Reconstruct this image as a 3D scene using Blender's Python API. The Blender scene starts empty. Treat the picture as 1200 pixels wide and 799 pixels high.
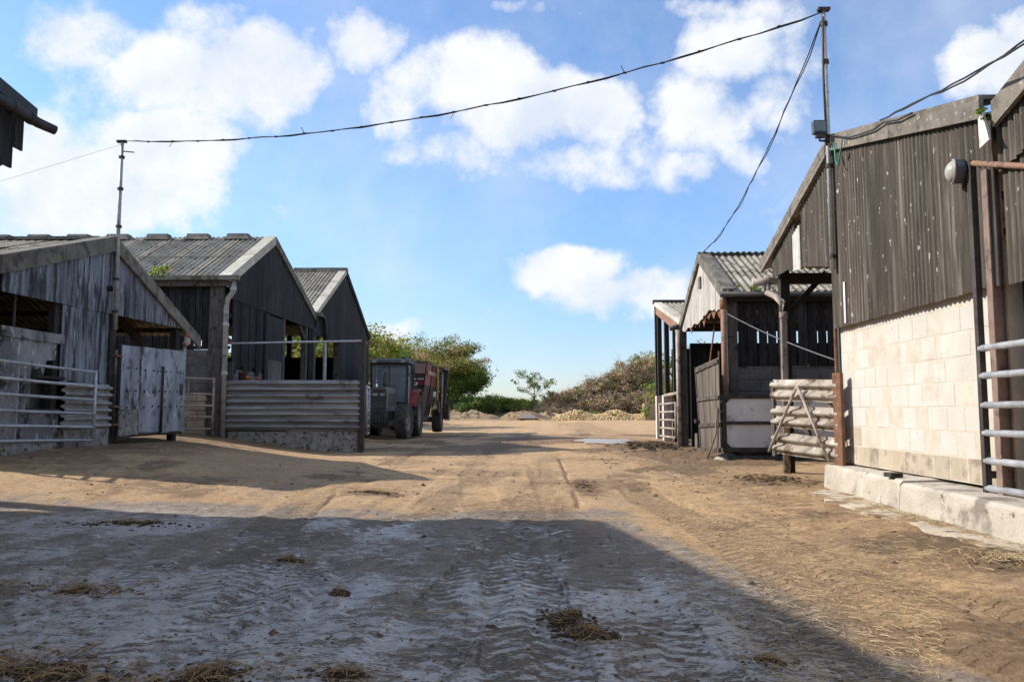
import bpy, math, random
import numpy as np
from mathutils import Vector, Matrix

random.seed(7)
rng = np.random.default_rng(7)
S = bpy.context.scene
COL = S.collection

# ------------------------------------------------------------------ camera
cam_d = bpy.data.cameras.new('camera')
cam_d.sensor_width = 36.0
cam_d.lens = 27.9
cam_d.clip_start = 0.1
cam_d.clip_end = 6000
cam = bpy.data.objects.new('camera', cam_d)
COL.objects.link(cam)
cam.location = (0, 0, 1.0)
cam.rotation_euler = (math.radians(90 + 5.01), 0, math.radians(1.23))
S.camera = cam

# ------------------------------------------------------------------ light
SHADOW = Vector((1.42, -0.34, -1.0))            # how a 1 m post's shadow falls
sun_dir = (-SHADOW).normalized()
sun_d = bpy.data.lights.new('sun', 'SUN')
sun_d.energy = 3.0
sun_d.angle = math.radians(0.53)
sun_d.color = (1.0, 0.93, 0.84)
sun = bpy.data.objects.new('sun', sun_d)
COL.objects.link(sun)
sun.rotation_euler = SHADOW.to_track_quat('-Z', 'Y').to_euler()
sun.location = sun_dir * 60

world = bpy.data.worlds.new('World')
S.world = world
world.use_nodes = True
SKY_STRENGTH = 0.15
EXPOSURE = 1.13
S.view_settings.view_transform = 'Standard'
S.view_settings.look = 'None'
S.view_settings.exposure = EXPOSURE
S.view_settings.gamma = 1.0
S.view_settings.use_curve_mapping = False
S.cycles.use_denoising = True
S.cycles.max_bounces = 6
S.cycles.diffuse_bounces = 3
S.cycles.glossy_bounces = 3
S.cycles.transparent_max_bounces = 8


def build_sky():
    nt = world.node_tree
    nt.nodes.clear()
    N, L = nt.nodes.new, nt.links.new
    out = N('ShaderNodeOutputWorld')
    bg = N('ShaderNodeBackground')
    bg.inputs['Strength'].default_value = SKY_STRENGTH
    L(bg.outputs[0], out.inputs[0])
    sky = N('ShaderNodeTexSky')
    sky.sky_type = 'NISHITA'
    sky.sun_disc = False
    sky.sun_elevation = math.asin(sun_dir.z)
    sky.sun_rotation = math.atan2(sun_dir.x, sun_dir.y)
    sky.altitude = 50
    sky.air_density = 1.0
    sky.dust_density = 0.35
    sky.ozone_density = 2.5
    tc = N('ShaderNodeTexCoord')

    def math_n(op, a, b=None, c=None, clamp=False):
        n = N('ShaderNodeMath')
        n.operation = op
        n.use_clamp = clamp
        for i, v in enumerate((a, b, c)):
            if v is None:
                continue
            if isinstance(v, (int, float)):
                n.inputs[i].default_value = v
            else:
                L(v, n.inputs[i])
        return n.outputs[0]

    def vmath(op, a, b):
        n = N('ShaderNodeVectorMath')
        n.operation = op
        for i, v in enumerate((a, b)):
            if isinstance(v, tuple):
                n.inputs[i].default_value = v
            elif v is not None:
                L(v, n.inputs[i])
        return n

    def noise(vec, scale, detail, rough=0.55):
        n = N('ShaderNodeTexNoise')
        n.inputs['Scale'].default_value = scale
        n.inputs['Detail'].default_value = detail
        n.inputs['Roughness'].default_value = rough
        L(vec, n.inputs['Vector'])
        return n

    sep = N('ShaderNodeSeparateXYZ')
    L(tc.outputs['Generated'], sep.inputs[0])
    yy = math_n('MAXIMUM', sep.outputs[1], 0.12)
    u = math_n('DIVIDE', sep.outputs[0], yy)
    v = math_n('DIVIDE', sep.outputs[2], yy)
    uv = N('ShaderNodeCombineXYZ')
    L(u, uv.inputs[0])
    L(v, uv.inputs[1])
    warp = noise(uv.outputs[0], 5.0, 5, 0.6)
    w2 = vmath('SUBTRACT', warp.outputs['Color'], (0.5, 0.5, 0.5))
    w3 = vmath('MULTIPLY', w2.outputs[0], (0.13, 0.10, 0.0))
    uvw = vmath('ADD', uv.outputs[0], w3.outputs[0]).outputs[0]
    # cumulus banks: azimuth tangent, elevation tangent, half width, half height, weight
    banks = [(-0.599, 0.503, 0.081, 0.045, 0.95), (-0.483, 0.455, 0.091, 0.059, 0.9), (-0.358, 0.448, 0.108, 0.067, 1.0), (-0.461, 0.322, 0.086, 0.081, 1.0), (-0.621, 0.272, 0.108, 0.075, 0.95),
             (-0.52, 0.26, 0.118, 0.048, 0.85), (-0.67, 0.341, 0.065, 0.054, 0.8), (-0.428, 0.519, 0.075, 0.027, 0.5), (-0.201, 0.487, 0.052, 0.048, 0.9), (-0.111, 0.428, 0.102, 0.059, 1.0),
             (-0.01, 0.376, 0.097, 0.059, 1.0), (0.078, 0.392, 0.065, 0.056, 1.0), (0.044, 0.319, 0.091, 0.041, 0.85), (-0.088, 0.337, 0.102, 0.041, 0.75), (-0.166, 0.389, 0.065, 0.043, 0.8),
             (0.289, 0.47, 0.097, 0.059, 0.95), (0.232, 0.391, 0.081, 0.059, 0.9), (0.315, 0.407, 0.065, 0.059, 0.85), (0.198, 0.312, 0.048, 0.026, 0.5), (0.264, 0.334, 0.054, 0.038, 0.6),
             (0.263, 0.525, 0.091, 0.024, 0.6), (0.06, 0.176, 0.075, 0.026, 0.95), (0.135, 0.15, 0.095, 0.026, 1.0), (0.022, 0.163, 0.032, 0.022, 0.6), (-0.065, 0.125, 0.065, 0.015, 0.35),
             (-0.163, 0.104, 0.065, 0.013, 0.3), (-0.341, 0.243, 0.065, 0.024, 0.45), (0.593, 0.433, 0.081, 0.048, 0.8), (0.634, 0.473, 0.043, 0.032, 0.6), (0.368, 0.195, 0.043, 0.013, 0.25),
             (-0.055, 0.524, 0.075, 0.015, 0.35), (0.113, 0.524, 0.054, 0.013, 0.3), (0.283, 0.239, 0.054, 0.022, 0.35)]
    tot = None
    for (a, b, ra, rb, wt) in banks:
        d = vmath('SUBTRACT', uvw, (a, b, 0))
        d = vmath('MULTIPLY', d.outputs[0], (1 / (ra * 1.42), 1 / (rb * 1.42), 0))
        ln = vmath('LENGTH', d.outputs[0], None).outputs['Value']
        mr = N('ShaderNodeMapRange')
        mr.interpolation_type = 'SMOOTHSTEP'
        mr.inputs['From Min'].default_value = 1.25
        mr.inputs['From Max'].default_value = 0.15
        mr.inputs['To Min'].default_value = 0.0
        mr.inputs['To Max'].default_value = wt
        L(ln, mr.inputs['Value'])
        tot = mr.outputs[0] if tot is None else math_n('MAXIMUM', tot, mr.outputs[0])
    # elsewhere in the sky: the same kind of broken cumulus
    far = noise(tc.outputs['Generated'], 2.6, 3, 0.5)
    side = math_n('SUBTRACT', 0.62, sep.outputs[1])
    side = math_n('MULTIPLY', side, 4.0, clamp=True)
    gen = N('ShaderNodeMapRange')
    gen.inputs['From Min'].default_value = 0.44
    gen.inputs['From Max'].default_value = 0.62
    L(far.outputs[0], gen.inputs['Value'])
    gen = math_n('MULTIPLY', gen.outputs[0], side)
    tot = math_n('MAXIMUM', tot, gen)
    fine = noise(tc.outputs['Generated'], 7.0, 9, 0.58)
    fz = math_n('SUBTRACT', fine.outputs[0], 0.5)
    dens = math_n('MULTIPLY_ADD', fz, 2.6, tot)
    cov = N('ShaderNodeMapRange')
    cov.interpolation_type = 'SMOOTHSTEP'
    cov.inputs['From Min'].default_value = 0.24
    cov.inputs['From Max'].default_value = 0.80
    L(dens, cov.inputs['Value'])
    wisp = noise(tc.outputs['Generated'], 4.0, 7, 0.6)
    wm = N('ShaderNodeMapRange')
    wm.inputs['From Min'].default_value = 0.42
    wm.inputs['From Max'].default_value = 0.85
    wm.inputs['To Max'].default_value = 0.5
    L(wisp.outputs[0], wm.inputs['Value'])
    cover = math_n('MAXIMUM', cov.outputs[0], wm.outputs[0])
    up = math_n('GREATER_THAN', sep.outputs[2], -0.02)
    cover = math_n('MULTIPLY', cover, up)
    cover = math_n('MULTIPLY', cover, 0.96)
    # cloud body: relief lit from the sun's side, greyer where thick below
    off = vmath('ADD', tc.outputs['Generated'], (sun_dir.x * 0.035, 0.0, sun_dir.z * 0.05))
    fine2 = noise(off.outputs[0], 7.0, 9, 0.58)
    rel = math_n('SUBTRACT', fine.outputs[0], fine2.outputs[0])
    lit = math_n('MULTIPLY_ADD', rel, 3.4, 0.62)
    soft = noise(uvw, 6.0, 4, 0.5)
    lit = math_n('ADD', lit, math_n('MULTIPLY', math_n('SUBTRACT', soft.outputs[0], 0.5), 1.6), clamp=True)
    cc = N('ShaderNodeMix')
    cc.data_type = 'RGBA'
    cc.inputs['A'].default_value = (2.35, 2.58, 2.95, 1)
    cc.inputs['B'].default_value = (3.14, 3.17, 3.24, 1)
    L(lit, cc.inputs['Factor'])
    el = N('ShaderNodeMapRange')
    el.interpolation_type = 'SMOOTHSTEP'
    el.inputs['From Min'].default_value = -0.02
    el.inputs['From Max'].default_value = 0.30
    L(sep.outputs[2], el.inputs['Value'])
    tint = N('ShaderNodeMix')
    tint.data_type = 'RGBA'
    tint.inputs['A'].default_value = (0.41, 0.435, 0.525, 1)
    tint.inputs['B'].default_value = (0.51, 0.585, 0.67, 1)
    L(el.outputs[0], tint.inputs['Factor'])
    grade = N('ShaderNodeMix')
    grade.data_type = 'RGBA'
    grade.blend_type = 'MULTIPLY'
    grade.inputs['Factor'].default_value = 1.0
    L(tint.outputs['Result'], grade.inputs['B'])
    L(sky.outputs[0], grade.inputs['A'])
    mix = N('ShaderNodeMix')
    mix.data_type = 'RGBA'
    L(cover, mix.inputs['Factor'])
    L(grade.outputs['Result'], mix.inputs['A'])
    L(cc.outputs['Result'], mix.inputs['B'])
    L(mix.outputs['Result'], bg.inputs['Color'])


build_sky()


# ------------------------------------------------------------------ materials
MATS = {}


def M(name, c1, c2, scale=3.0, stretch=(1, 1, 1), rough=0.85, spots=None, bump=0.25, bscale=45.0, metal=0.0,
      rand=0.12, contrast=(0.38, 0.62), spots2=None, island=0.0, spec=0.4, transmission=0.0):
    m = bpy.data.materials.new(name)
    m.use_nodes = True
    nt = m.node_tree
    nt.nodes.clear()
    N, L = nt.nodes.new, nt.links.new
    out = N('ShaderNodeOutputMaterial')
    p = N('ShaderNodeBsdfPrincipled')
    L(p.outputs[0], out.inputs[0])
    geo = N('ShaderNodeNewGeometry')
    mp = N('ShaderNodeMapping')
    mp.inputs['Scale'].default_value = stretch
    L(geo.outputs['Position'], mp.inputs[0])

    def noise(vec, sc, det=8, ro=0.6):
        n = N('ShaderNodeTexNoise')
        n.inputs['Scale'].default_value = sc
        n.inputs['Detail'].default_value = det
        n.inputs['Roughness'].default_value = ro
        L(vec, n.inputs['Vector'])
        return n.outputs[0]

    def ramp(val, a, b):
        r = N('ShaderNodeMapRange')
        r.inputs['From Min'].default_value = a
        r.inputs['From Max'].default_value = b
        L(val, r.inputs['Value'])
        return r.outputs[0]

    def mixc(f, a, b):
        x = N('ShaderNodeMix')
        x.data_type = 'RGBA'
        if isinstance(f, float):
            x.inputs['Factor'].default_value = f
        else:
            L(f, x.inputs['Factor'])
        for k, c in (('A', a), ('B', b)):
            if isinstance(c, tuple):
                x.inputs[k].default_value = (*c, 1)
            else:
                L(c, x.inputs[k])
        return x.outputs['Result']

    n1 = noise(mp.outputs[0], scale)
    col = mixc(ramp(n1, *contrast), c1, c2)
    for sp in (spots, spots2):
        if sp:
            c, sc, th, wd = sp[:4]
            src = geo.outputs['Position']
            if len(sp) > 4:
                m2 = N('ShaderNodeMapping')
                m2.inputs['Scale'].default_value = sp[4]
                L(geo.outputs['Position'], m2.inputs[0])
                src = m2.outputs[0]
            col = mixc(ramp(noise(src, sc, 6, 0.62), th, th + wd), col, c)
    if rand or island:
        oi = N('ShaderNodeObjectInfo')
        hs = N('ShaderNodeHueSaturation')
        r = N('ShaderNodeMapRange')
        k = island or rand
        r.inputs['To Min'].default_value = 1 - k
        r.inputs['To Max'].default_value = 1 + k
        L(geo.outputs['Random Per Island'] if island else oi.outputs['Random'], r.inputs['Value'])
        L(r.outputs[0], hs.inputs['Value'])
        L(col, hs.inputs['Color'])
        col = hs.outputs[0]
    L(col, p.inputs['Base Color'])
    p.inputs['Metallic'].default_value = metal
    p.inputs['Specular IOR Level'].default_value = spec
    rr = N('ShaderNodeMapRange')
    rr.inputs['To Min'].default_value = max(0.02, rough - 0.12)
    rr.inputs['To Max'].default_value = min(1, rough + 0.12)
    L(n1, rr.inputs['Value'])
    L(rr.outputs[0], p.inputs['Roughness'])
    if transmission:
        p.inputs['Transmission Weight'].default_value = transmission
    if bump:
        b = N('ShaderNodeBump')
        b.inputs['Strength'].default_value = bump
        b.inputs['Distance'].default_value = 0.02
        L(noise(mp.outputs[0], bscale, 5, 0.6), b.inputs['Height'])
        L(b.outputs[0], p.inputs['Normal'])
    MATS[name] = m
    return m


M('roof_sheet', (0.24, 0.212, 0.162), (0.37, 0.335, 0.265), 2.0, rough=0.92, spots=((0.13, 0.115, 0.085), 4.0, 0.51, 0.12),
  spots2=((0.44, 0.41, 0.28), 18.0, 0.60, 0.08), bump=0.3, rand=0.18)
M('verge', (0.13, 0.122, 0.10), (0.21, 0.195, 0.16), 3.0, rough=0.92, spots=((0.075, 0.068, 0.055), 5.0, 0.50, 0.12), bump=0.3)
M('verge_brown', (0.135, 0.118, 0.097), (0.19, 0.168, 0.14), 4.0, rough=0.92, spots=((0.085, 0.072, 0.058), 5.0, 0.52, 0.12), spots2=((0.30, 0.28, 0.24), 14.0, 0.60, 0.06), bump=0.4)
M('brown_paint', (0.15, 0.10, 0.08), (0.21, 0.15, 0.12), 6.0, rough=0.8, spots=((0.08, 0.05, 0.04), 8.0, 0.55, 0.1), bump=0.2)
M('verge_pale', (0.42, 0.39, 0.32), (0.55, 0.52, 0.44), 3.0, rough=0.92, spots=((0.22, 0.2, 0.17), 8.0, 0.58, 0.12), bump=0.3)
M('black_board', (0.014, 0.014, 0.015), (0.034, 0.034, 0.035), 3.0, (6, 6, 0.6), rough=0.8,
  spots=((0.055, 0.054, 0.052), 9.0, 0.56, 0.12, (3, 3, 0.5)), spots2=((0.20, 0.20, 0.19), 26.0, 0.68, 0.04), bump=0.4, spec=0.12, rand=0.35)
M('black_sheet', (0.018, 0.018, 0.019), (0.042, 0.042, 0.042), 2.0, (5, 5, 0.5), rough=0.8,
  spots=((0.11, 0.11, 0.105), 12.0, 0.64, 0.06), spots2=((0.045, 0.044, 0.042), 3.0, 0.55, 0.15, (4, 4, 0.5)), bump=0.3, spec=0.12, rand=0.2)
M('blue_grey_sheet', (0.075, 0.087, 0.105), (0.24, 0.27, 0.31), 2.2, (7, 7, 0.45), rough=0.75, contrast=(0.36, 0.66),
  spots=((0.022, 0.022, 0.025), 1.6, 0.49, 0.10, (5, 5, 0.6)), spots2=((0.40, 0.43, 0.46), 7.0, 0.60, 0.08, (5, 5, 0.5)), bump=0.25, rand=0.25)
M('door_sheet', (0.18, 0.20, 0.235), (0.36, 0.39, 0.44), 1.6, (2, 2, 0.8), rough=0.5, metal=0.25, contrast=(0.36, 0.64),
  spots=((0.045, 0.046, 0.05), 3.0, 0.54, 0.10, (2, 2, 0.8)), spots2=((0.50, 0.53, 0.56), 5.0, 0.62, 0.06), bump=0.2, rand=0.15)
M('plaster', (0.14, 0.14, 0.142), (0.30, 0.302, 0.305), 2.0, (1.5, 1.5, 1), rough=0.9,
  spots=((0.032, 0.032, 0.033), 2.6, 0.50, 0.08), spots2=((0.50, 0.51, 0.52), 4.0, 0.58, 0.05, (3, 3, 1)), bump=0.6, rand=0.08)
M('cream_block', (0.49, 0.46, 0.41), (0.55, 0.52, 0.468), 2.2, rough=0.9, spots=((0.46, 0.40, 0.32), 1.6, 0.60, 0.10),
  spots2=((0.30, 0.235, 0.17), 13.0, 0.66, 0.05), bump=0.5, bscale=80, rand=0.025)
M('cream_mortar', (0.46, 0.41, 0.335), (0.55, 0.50, 0.42), 6.0, rough=0.95, bump=0.4)
M('dirty_block', (0.36, 0.30, 0.22), (0.48, 0.41, 0.32), 2.0, rough=0.92, spots=((0.25, 0.20, 0.145), 4.0, 0.52, 0.10), bump=0.5, bscale=70, rand=0.10)
M('tan_block', (0.36, 0.28, 0.21), (0.50, 0.40, 0.31), 5.0, rough=0.95, spots=((0.62, 0.52, 0.40), 12.0, 0.6, 0.1), bump=0.6, bscale=90, rand=0.1)
M('grey_block', (0.085, 0.083, 0.079), (0.15, 0.145, 0.138), 3.0, rough=0.95, spots=((0.20, 0.19, 0.175), 3.0, 0.58, 0.08), bump=0.5, bscale=60, rand=0.15)
M('brown_block', (0.31, 0.245, 0.18), (0.43, 0.345, 0.26), 3.0, rough=0.95, spots=((0.13, 0.10, 0.08), 4.0, 0.6, 0.1), bump=0.5, bscale=60, rand=0.12)
M('grey_mortar', (0.07, 0.068, 0.065), (0.12, 0.115, 0.11), 6.0, rough=0.95)
M('concrete', (0.34, 0.305, 0.25), (0.47, 0.425, 0.355), 1.8, rough=0.9, spots=((0.21, 0.185, 0.15), 2.6, 0.53, 0.10),
  spots2=((0.12, 0.095, 0.07), 10.0, 0.62, 0.06), bump=0.7, bscale=35, rand=0.05)
M('rough_concrete', (0.20, 0.19, 0.17), (0.36, 0.34, 0.31), 6.0, rough=0.95, spots=((0.07, 0.065, 0.06), 12.0, 0.52, 0.08), bump=0.9, bscale=30, rand=0.05)
M('brown_sheet', (0.060, 0.049, 0.038), (0.100, 0.083, 0.066), 2.5, (4, 4, 0.6), rough=0.88,
  spots=((0.50, 0.48, 0.44), 9.0, 0.645, 0.03, (1.8, 1.8, 0.7)), spots2=((0.20, 0.18, 0.15), 2.2, 0.52, 0.16, (6, 6, 0.25)), bump=0.3, rand=0.2)
M('white_sheet', (0.55, 0.53, 0.49), (0.70, 0.68, 0.64), 3.0, (4, 4, 0.6), rough=0.7, spots=((0.33, 0.30, 0.26), 5.0, 0.6, 0.12), bump=0.2)
M('pale_gable', (0.33, 0.305, 0.27), (0.45, 0.425, 0.38), 3.0, (5, 5, 0.5), rough=0.85, spots=((0.17, 0.155, 0.135), 4.0, 0.54, 0.12, (4, 4, 0.6)), bump=0.25, rand=0.14)
M('dark_wood', (0.018, 0.016, 0.014), (0.040, 0.034, 0.029), 4.0, (5, 5, 0.6), rough=0.85, bump=0.5, spots=((0.09, 0.075, 0.06), 12.0, 0.6, 0.1), rand=0.15)
M('grey_timber', (0.06, 0.054, 0.047), (0.125, 0.112, 0.096), 5.0, (6, 6, 0.5), rough=0.9, bump=0.5, spots=((0.025, 0.022, 0.018), 7.0, 0.55, 0.1), rand=0.15)
M('board_tan', (0.10, 0.085, 0.068), (0.165, 0.142, 0.115), 5.0, (6, 6, 0.5), rough=0.9, bump=0.4, rand=0.15)
M('galvanised', (0.36, 0.37, 0.38), (0.50, 0.51, 0.52), 9.0, rough=0.5, metal=0.45, spots=((0.18, 0.17, 0.16), 8.0, 0.6, 0.12), bump=0.1)
M('dull_galvanised', (0.25, 0.245, 0.24), (0.38, 0.375, 0.36), 5.0, rough=0.62, metal=0.3, spots=((0.11, 0.10, 0.09), 4.0, 0.55, 0.14), bump=0.15)
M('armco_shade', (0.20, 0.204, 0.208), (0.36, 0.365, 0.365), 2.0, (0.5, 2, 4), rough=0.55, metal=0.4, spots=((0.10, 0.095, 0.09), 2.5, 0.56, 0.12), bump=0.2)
M('muddy_armco', (0.28, 0.24, 0.19), (0.42, 0.375, 0.315), 3.0, rough=0.85, spots=((0.14, 0.10, 0.07), 4.5, 0.51, 0.09), spots2=((0.52, 0.49, 0.44), 6.0, 0.6, 0.06), bump=0.4)
M('rust', (0.13, 0.062, 0.035), (0.22, 0.11, 0.065), 8.0, rough=0.9, spots=((0.07, 0.04, 0.03), 12.0, 0.58, 0.12), bump=0.4)
M('rust_pipe', (0.23, 0.13, 0.085), (0.31, 0.185, 0.125), 6.0, rough=0.85, spots=((0.12, 0.07, 0.05), 6.0, 0.53, 0.12), bump=0.3)
M('dark_steel', (0.035, 0.030, 0.028), (0.075, 0.062, 0.055), 6.0, rough=0.7, metal=0.3, spots=((0.14, 0.08, 0.05), 9.0, 0.62, 0.1), bump=0.3)
M('pipe_grey', (0.30, 0.29, 0.275), (0.42, 0.41, 0.39), 5.0, rough=0.7, spots=((0.14, 0.13, 0.12), 7.0, 0.58, 0.1), bump=0.2)
M('pipe_tan', (0.30, 0.245, 0.205), (0.42, 0.36, 0.31), 4.0, rough=0.8, spots=((0.13, 0.095, 0.075), 7.0, 0.53, 0.1), bump=0.4)
M('gutter_black', (0.016, 0.017, 0.018), (0.034, 0.035, 0.036), 6.0, rough=0.6, bump=0.1)
M('white_panel', (0.60, 0.605, 0.60), (0.72, 0.72, 0.71), 2.0, rough=0.75, spots=((0.25, 0.235, 0.215), 3.0, 0.55, 0.10), bump=0.15)
M('pink_board', (0.55, 0.46, 0.41), (0.66, 0.57, 0.52), 3.0, (3, 3, 0.5), rough=0.85, spots=((0.36, 0.27, 0.22), 5.0, 0.6, 0.12), bump=0.2)
M('cable_black', (0.018, 0.018, 0.02), (0.03, 0.03, 0.032), 9.0, rough=0.6, bump=0)
M('cable_grey', (0.10, 0.10, 0.10), (0.15, 0.15, 0.15), 9.0, rough=0.6, bump=0)
M('tyre', (0.038, 0.037, 0.036), (0.07, 0.066, 0.061), 5.0, rough=0.9, spots=((0.16, 0.125, 0.09), 6.0, 0.56, 0.14), bump=0.4)
M('rim', (0.20, 0.17, 0.14), (0.28, 0.24, 0.20), 6.0, rough=0.7, spots=((0.10, 0.07, 0.05), 6.0, 0.55, 0.15), bump=0.2)
M('tractor_body', (0.105, 0.10, 0.093), (0.17, 0.158, 0.142), 4.0, rough=0.6, spots=((0.16, 0.13, 0.10), 5.0, 0.6, 0.14), bump=0.15)
M('tractor_black', (0.030, 0.030, 0.031), (0.065, 0.061, 0.057), 4.0, rough=0.6, spots=((0.11, 0.09, 0.07), 4.0, 0.55, 0.12), bump=0.15)
M('tractor_red', (0.24, 0.032, 0.028), (0.33, 0.06, 0.045), 4.0, rough=0.55, spots=((0.20, 0.11, 0.08), 5.0, 0.58, 0.14), bump=0.1)
M('wagon_red', (0.19, 0.018, 0.024), (0.26, 0.034, 0.040), 2.5, rough=0.55, spots=((0.10, 0.05, 0.043), 2.5, 0.50, 0.12), bump=0.1)
M('wagon_faded', (0.30, 0.19, 0.17), (0.38, 0.25, 0.22), 3.0, rough=0.7, spots=((0.20, 0.12, 0.10), 5.0, 0.6, 0.15), bump=0.1)
M('wagon_dark', (0.030, 0.021, 0.019), (0.065, 0.045, 0.038), 4.0, rough=0.75, spots=((0.12, 0.065, 0.045), 5.0, 0.56, 0.12), bump=0.3)
M('yellow_paint', (0.42, 0.30, 0.08), (0.5, 0.38, 0.14), 5.0, rough=0.6, bump=0.1)
M('white_paint', (0.72, 0.71, 0.69), (0.80, 0.79, 0.77), 5.0, rough=0.6, bump=0)
M('lamp_glass', (0.28, 0.26, 0.23), (0.40, 0.38, 0.34), 12.0, rough=0.35, spots=((0.28, 0.25, 0.21), 18.0, 0.6, 0.1), bump=0.05)
M('lens_glass', (0.10, 0.14, 0.17), (0.16, 0.20, 0.23), 9.0, rough=0.12, bump=0)
M('lamp_metal', (0.05, 0.06, 0.075), (0.09, 0.10, 0.12), 9.0, rough=0.55, metal=0.3, bump=0.05)
M('green_cord', (0.02, 0.16, 0.12), (0.03, 0.22, 0.17), 9.0, rough=0.7, bump=0)
M('red_plastic', (0.50, 0.07, 0.04), (0.58, 0.11, 0.06), 9.0, rough=0.5, bump=0)
M('orange_plastic', (0.62, 0.18, 0.04), (0.70, 0.25, 0.06), 9.0, rough=0.5, bump=0)
M('blue_plastic', (0.05, 0.28, 0.34), (0.07, 0.36, 0.42), 9.0, rough=0.5, bump=0)
M('dung', (0.045, 0.027, 0.014), (0.10, 0.060, 0.030), 14.0, rough=0.9, spots=((0.22, 0.13, 0.055), 30.0, 0.58, 0.1), bump=1.0, bscale=60, rand=0.2)
M('heap_earth', (0.20, 0.14, 0.08), (0.36, 0.26, 0.15), 1.6, rough=0.95, spots=((0.06, 0.042, 0.026), 3.0, 0.53, 0.1), spots2=((0.42, 0.32, 0.20), 6.0, 0.6, 0.08), bump=1.0, bscale=14)
M('apron', (0.36, 0.30, 0.225), (0.48, 0.415, 0.325), 2.5, rough=0.9, spots=((0.22, 0.145, 0.078), 2.6, 0.47, 0.08), spots2=((0.12, 0.08, 0.045), 7.0, 0.55, 0.08), bump=0.5, bscale=35)
M('stone', (0.50, 0.47, 0.42), (0.62, 0.58, 0.52), 9.0, rough=0.9, bump=0.5)
M('straw', (0.34, 0.25, 0.125), (0.46, 0.355, 0.20), 9.0, rough=0.8, bump=0, island=0.45, rand=0)
M('wet_straw', (0.20, 0.115, 0.045), (0.34, 0.21, 0.085), 9.0, rough=0.7, bump=0, island=0.6, rand=0)
M('clod', (0.085, 0.055, 0.032), (0.15, 0.098, 0.058), 9.0, rough=0.95, bump=0.6, island=0.4, rand=0)
M('beet', (0.50, 0.36, 0.18), (0.60, 0.46, 0.25), 9.0, rough=0.85, spots=((0.30, 0.19, 0.10), 14.0, 0.58, 0.1), bump=0.3, island=0.3, rand=0)
M('bale', (0.30, 0.23, 0.15), (0.40, 0.31, 0.20), 7.0, (1, 1, 4), rough=0.95, spots=((0.16, 0.15, 0.06), 3.0, 0.6, 0.12), bump=1.0, bscale=40)
M('bark', (0.085, 0.070, 0.052), (0.15, 0.125, 0.095), 9.0, rough=0.95, bump=0.6)
M('twig', (0.34, 0.26, 0.18), (0.48, 0.38, 0.28), 6.0, rough=0.95, bump=0, island=0.45, rand=0)
M('puddle_mud', (0.36, 0.305, 0.27), (0.46, 0.395, 0.355), 0.7, rough=0.24, bump=0.02, bscale=8, rand=0)


def leaf_mat(name, c1, c2, trans=0.35, isl=0.4):
    m = M(name, c1, c2, 0.5, rough=0.6, bump=0, island=isl, rand=0, contrast=(0.4, 0.6), spec=0.3)
    nt = m.node_tree
    p = next(n for n in nt.nodes if n.type == 'BSDF_PRINCIPLED')
    out = next(n for n in nt.nodes if n.type == 'OUTPUT_MATERIAL')
    src = p.inputs['Base Color'].links[0].from_socket
    t = nt.nodes.new('ShaderNodeBsdfTranslucent')
    mx = nt.nodes.new('ShaderNodeMixShader')
    mx.inputs[0].default_value = trans
    nt.links.new(src, t.inputs[0])
    nt.links.new(p.outputs[0], mx.inputs[1])
    nt.links.new(t.outputs[0], mx.inputs[2])
    nt.links.new(mx.outputs[0], out.inputs[0])


leaf_mat('leaf_green', (0.095, 0.15, 0.030), (0.17, 0.22, 0.050), 0.45)
leaf_mat('leaf_olive', (0.20, 0.195, 0.045), (0.30, 0.265, 0.07), 0.45)
leaf_mat('leaf_yellow', (0.31, 0.30, 0.06), (0.40, 0.38, 0.09), 0.45)
leaf_mat('leaf_bright', (0.14, 0.25, 0.03), (0.22, 0.33, 0.05), 0.45)
leaf_mat('leaf_dark', (0.06, 0.10, 0.026), (0.11, 0.15, 0.04), 0.4)
leaf_mat('leaf_dry', (0.39, 0.275, 0.17), (0.52, 0.38, 0.245), 0.35)
leaf_mat('grass_dry', (0.36, 0.28, 0.15), (0.45, 0.36, 0.20), 0.3)


def glass_mat():
    m = bpy.data.materials.new('cab_glass')
    m.use_nodes = True
    nt = m.node_tree
    p = nt.nodes['Principled BSDF']
    p.inputs['Base Color'].default_value = (0.34, 0.40, 0.45, 1)  # bluish base paints the sky's reflection into the pane
    p.inputs['Roughness'].default_value = 0.04
    p.inputs['Specular IOR Level'].default_value = 0.8
    tr = nt.nodes.new('ShaderNodeBsdfTransparent')
    tr.inputs[0].default_value = (0.78, 0.84, 0.86, 1)
    mx = nt.nodes.new('ShaderNodeMixShader')
    mx.inputs[0].default_value = 0.42
    out = nt.nodes['Material Output']
    nt.links.new(tr.outputs[0], mx.inputs[1])
    nt.links.new(p.outputs[0], mx.inputs[2])
    nt.links.new(mx.outputs[0], out.inputs[0])
    MATS['cab_glass'] = m


glass_mat()

# ------------------------------------------------------------------ builders
FR = {}                                        # frame (world matrix) of every object made here


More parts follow.
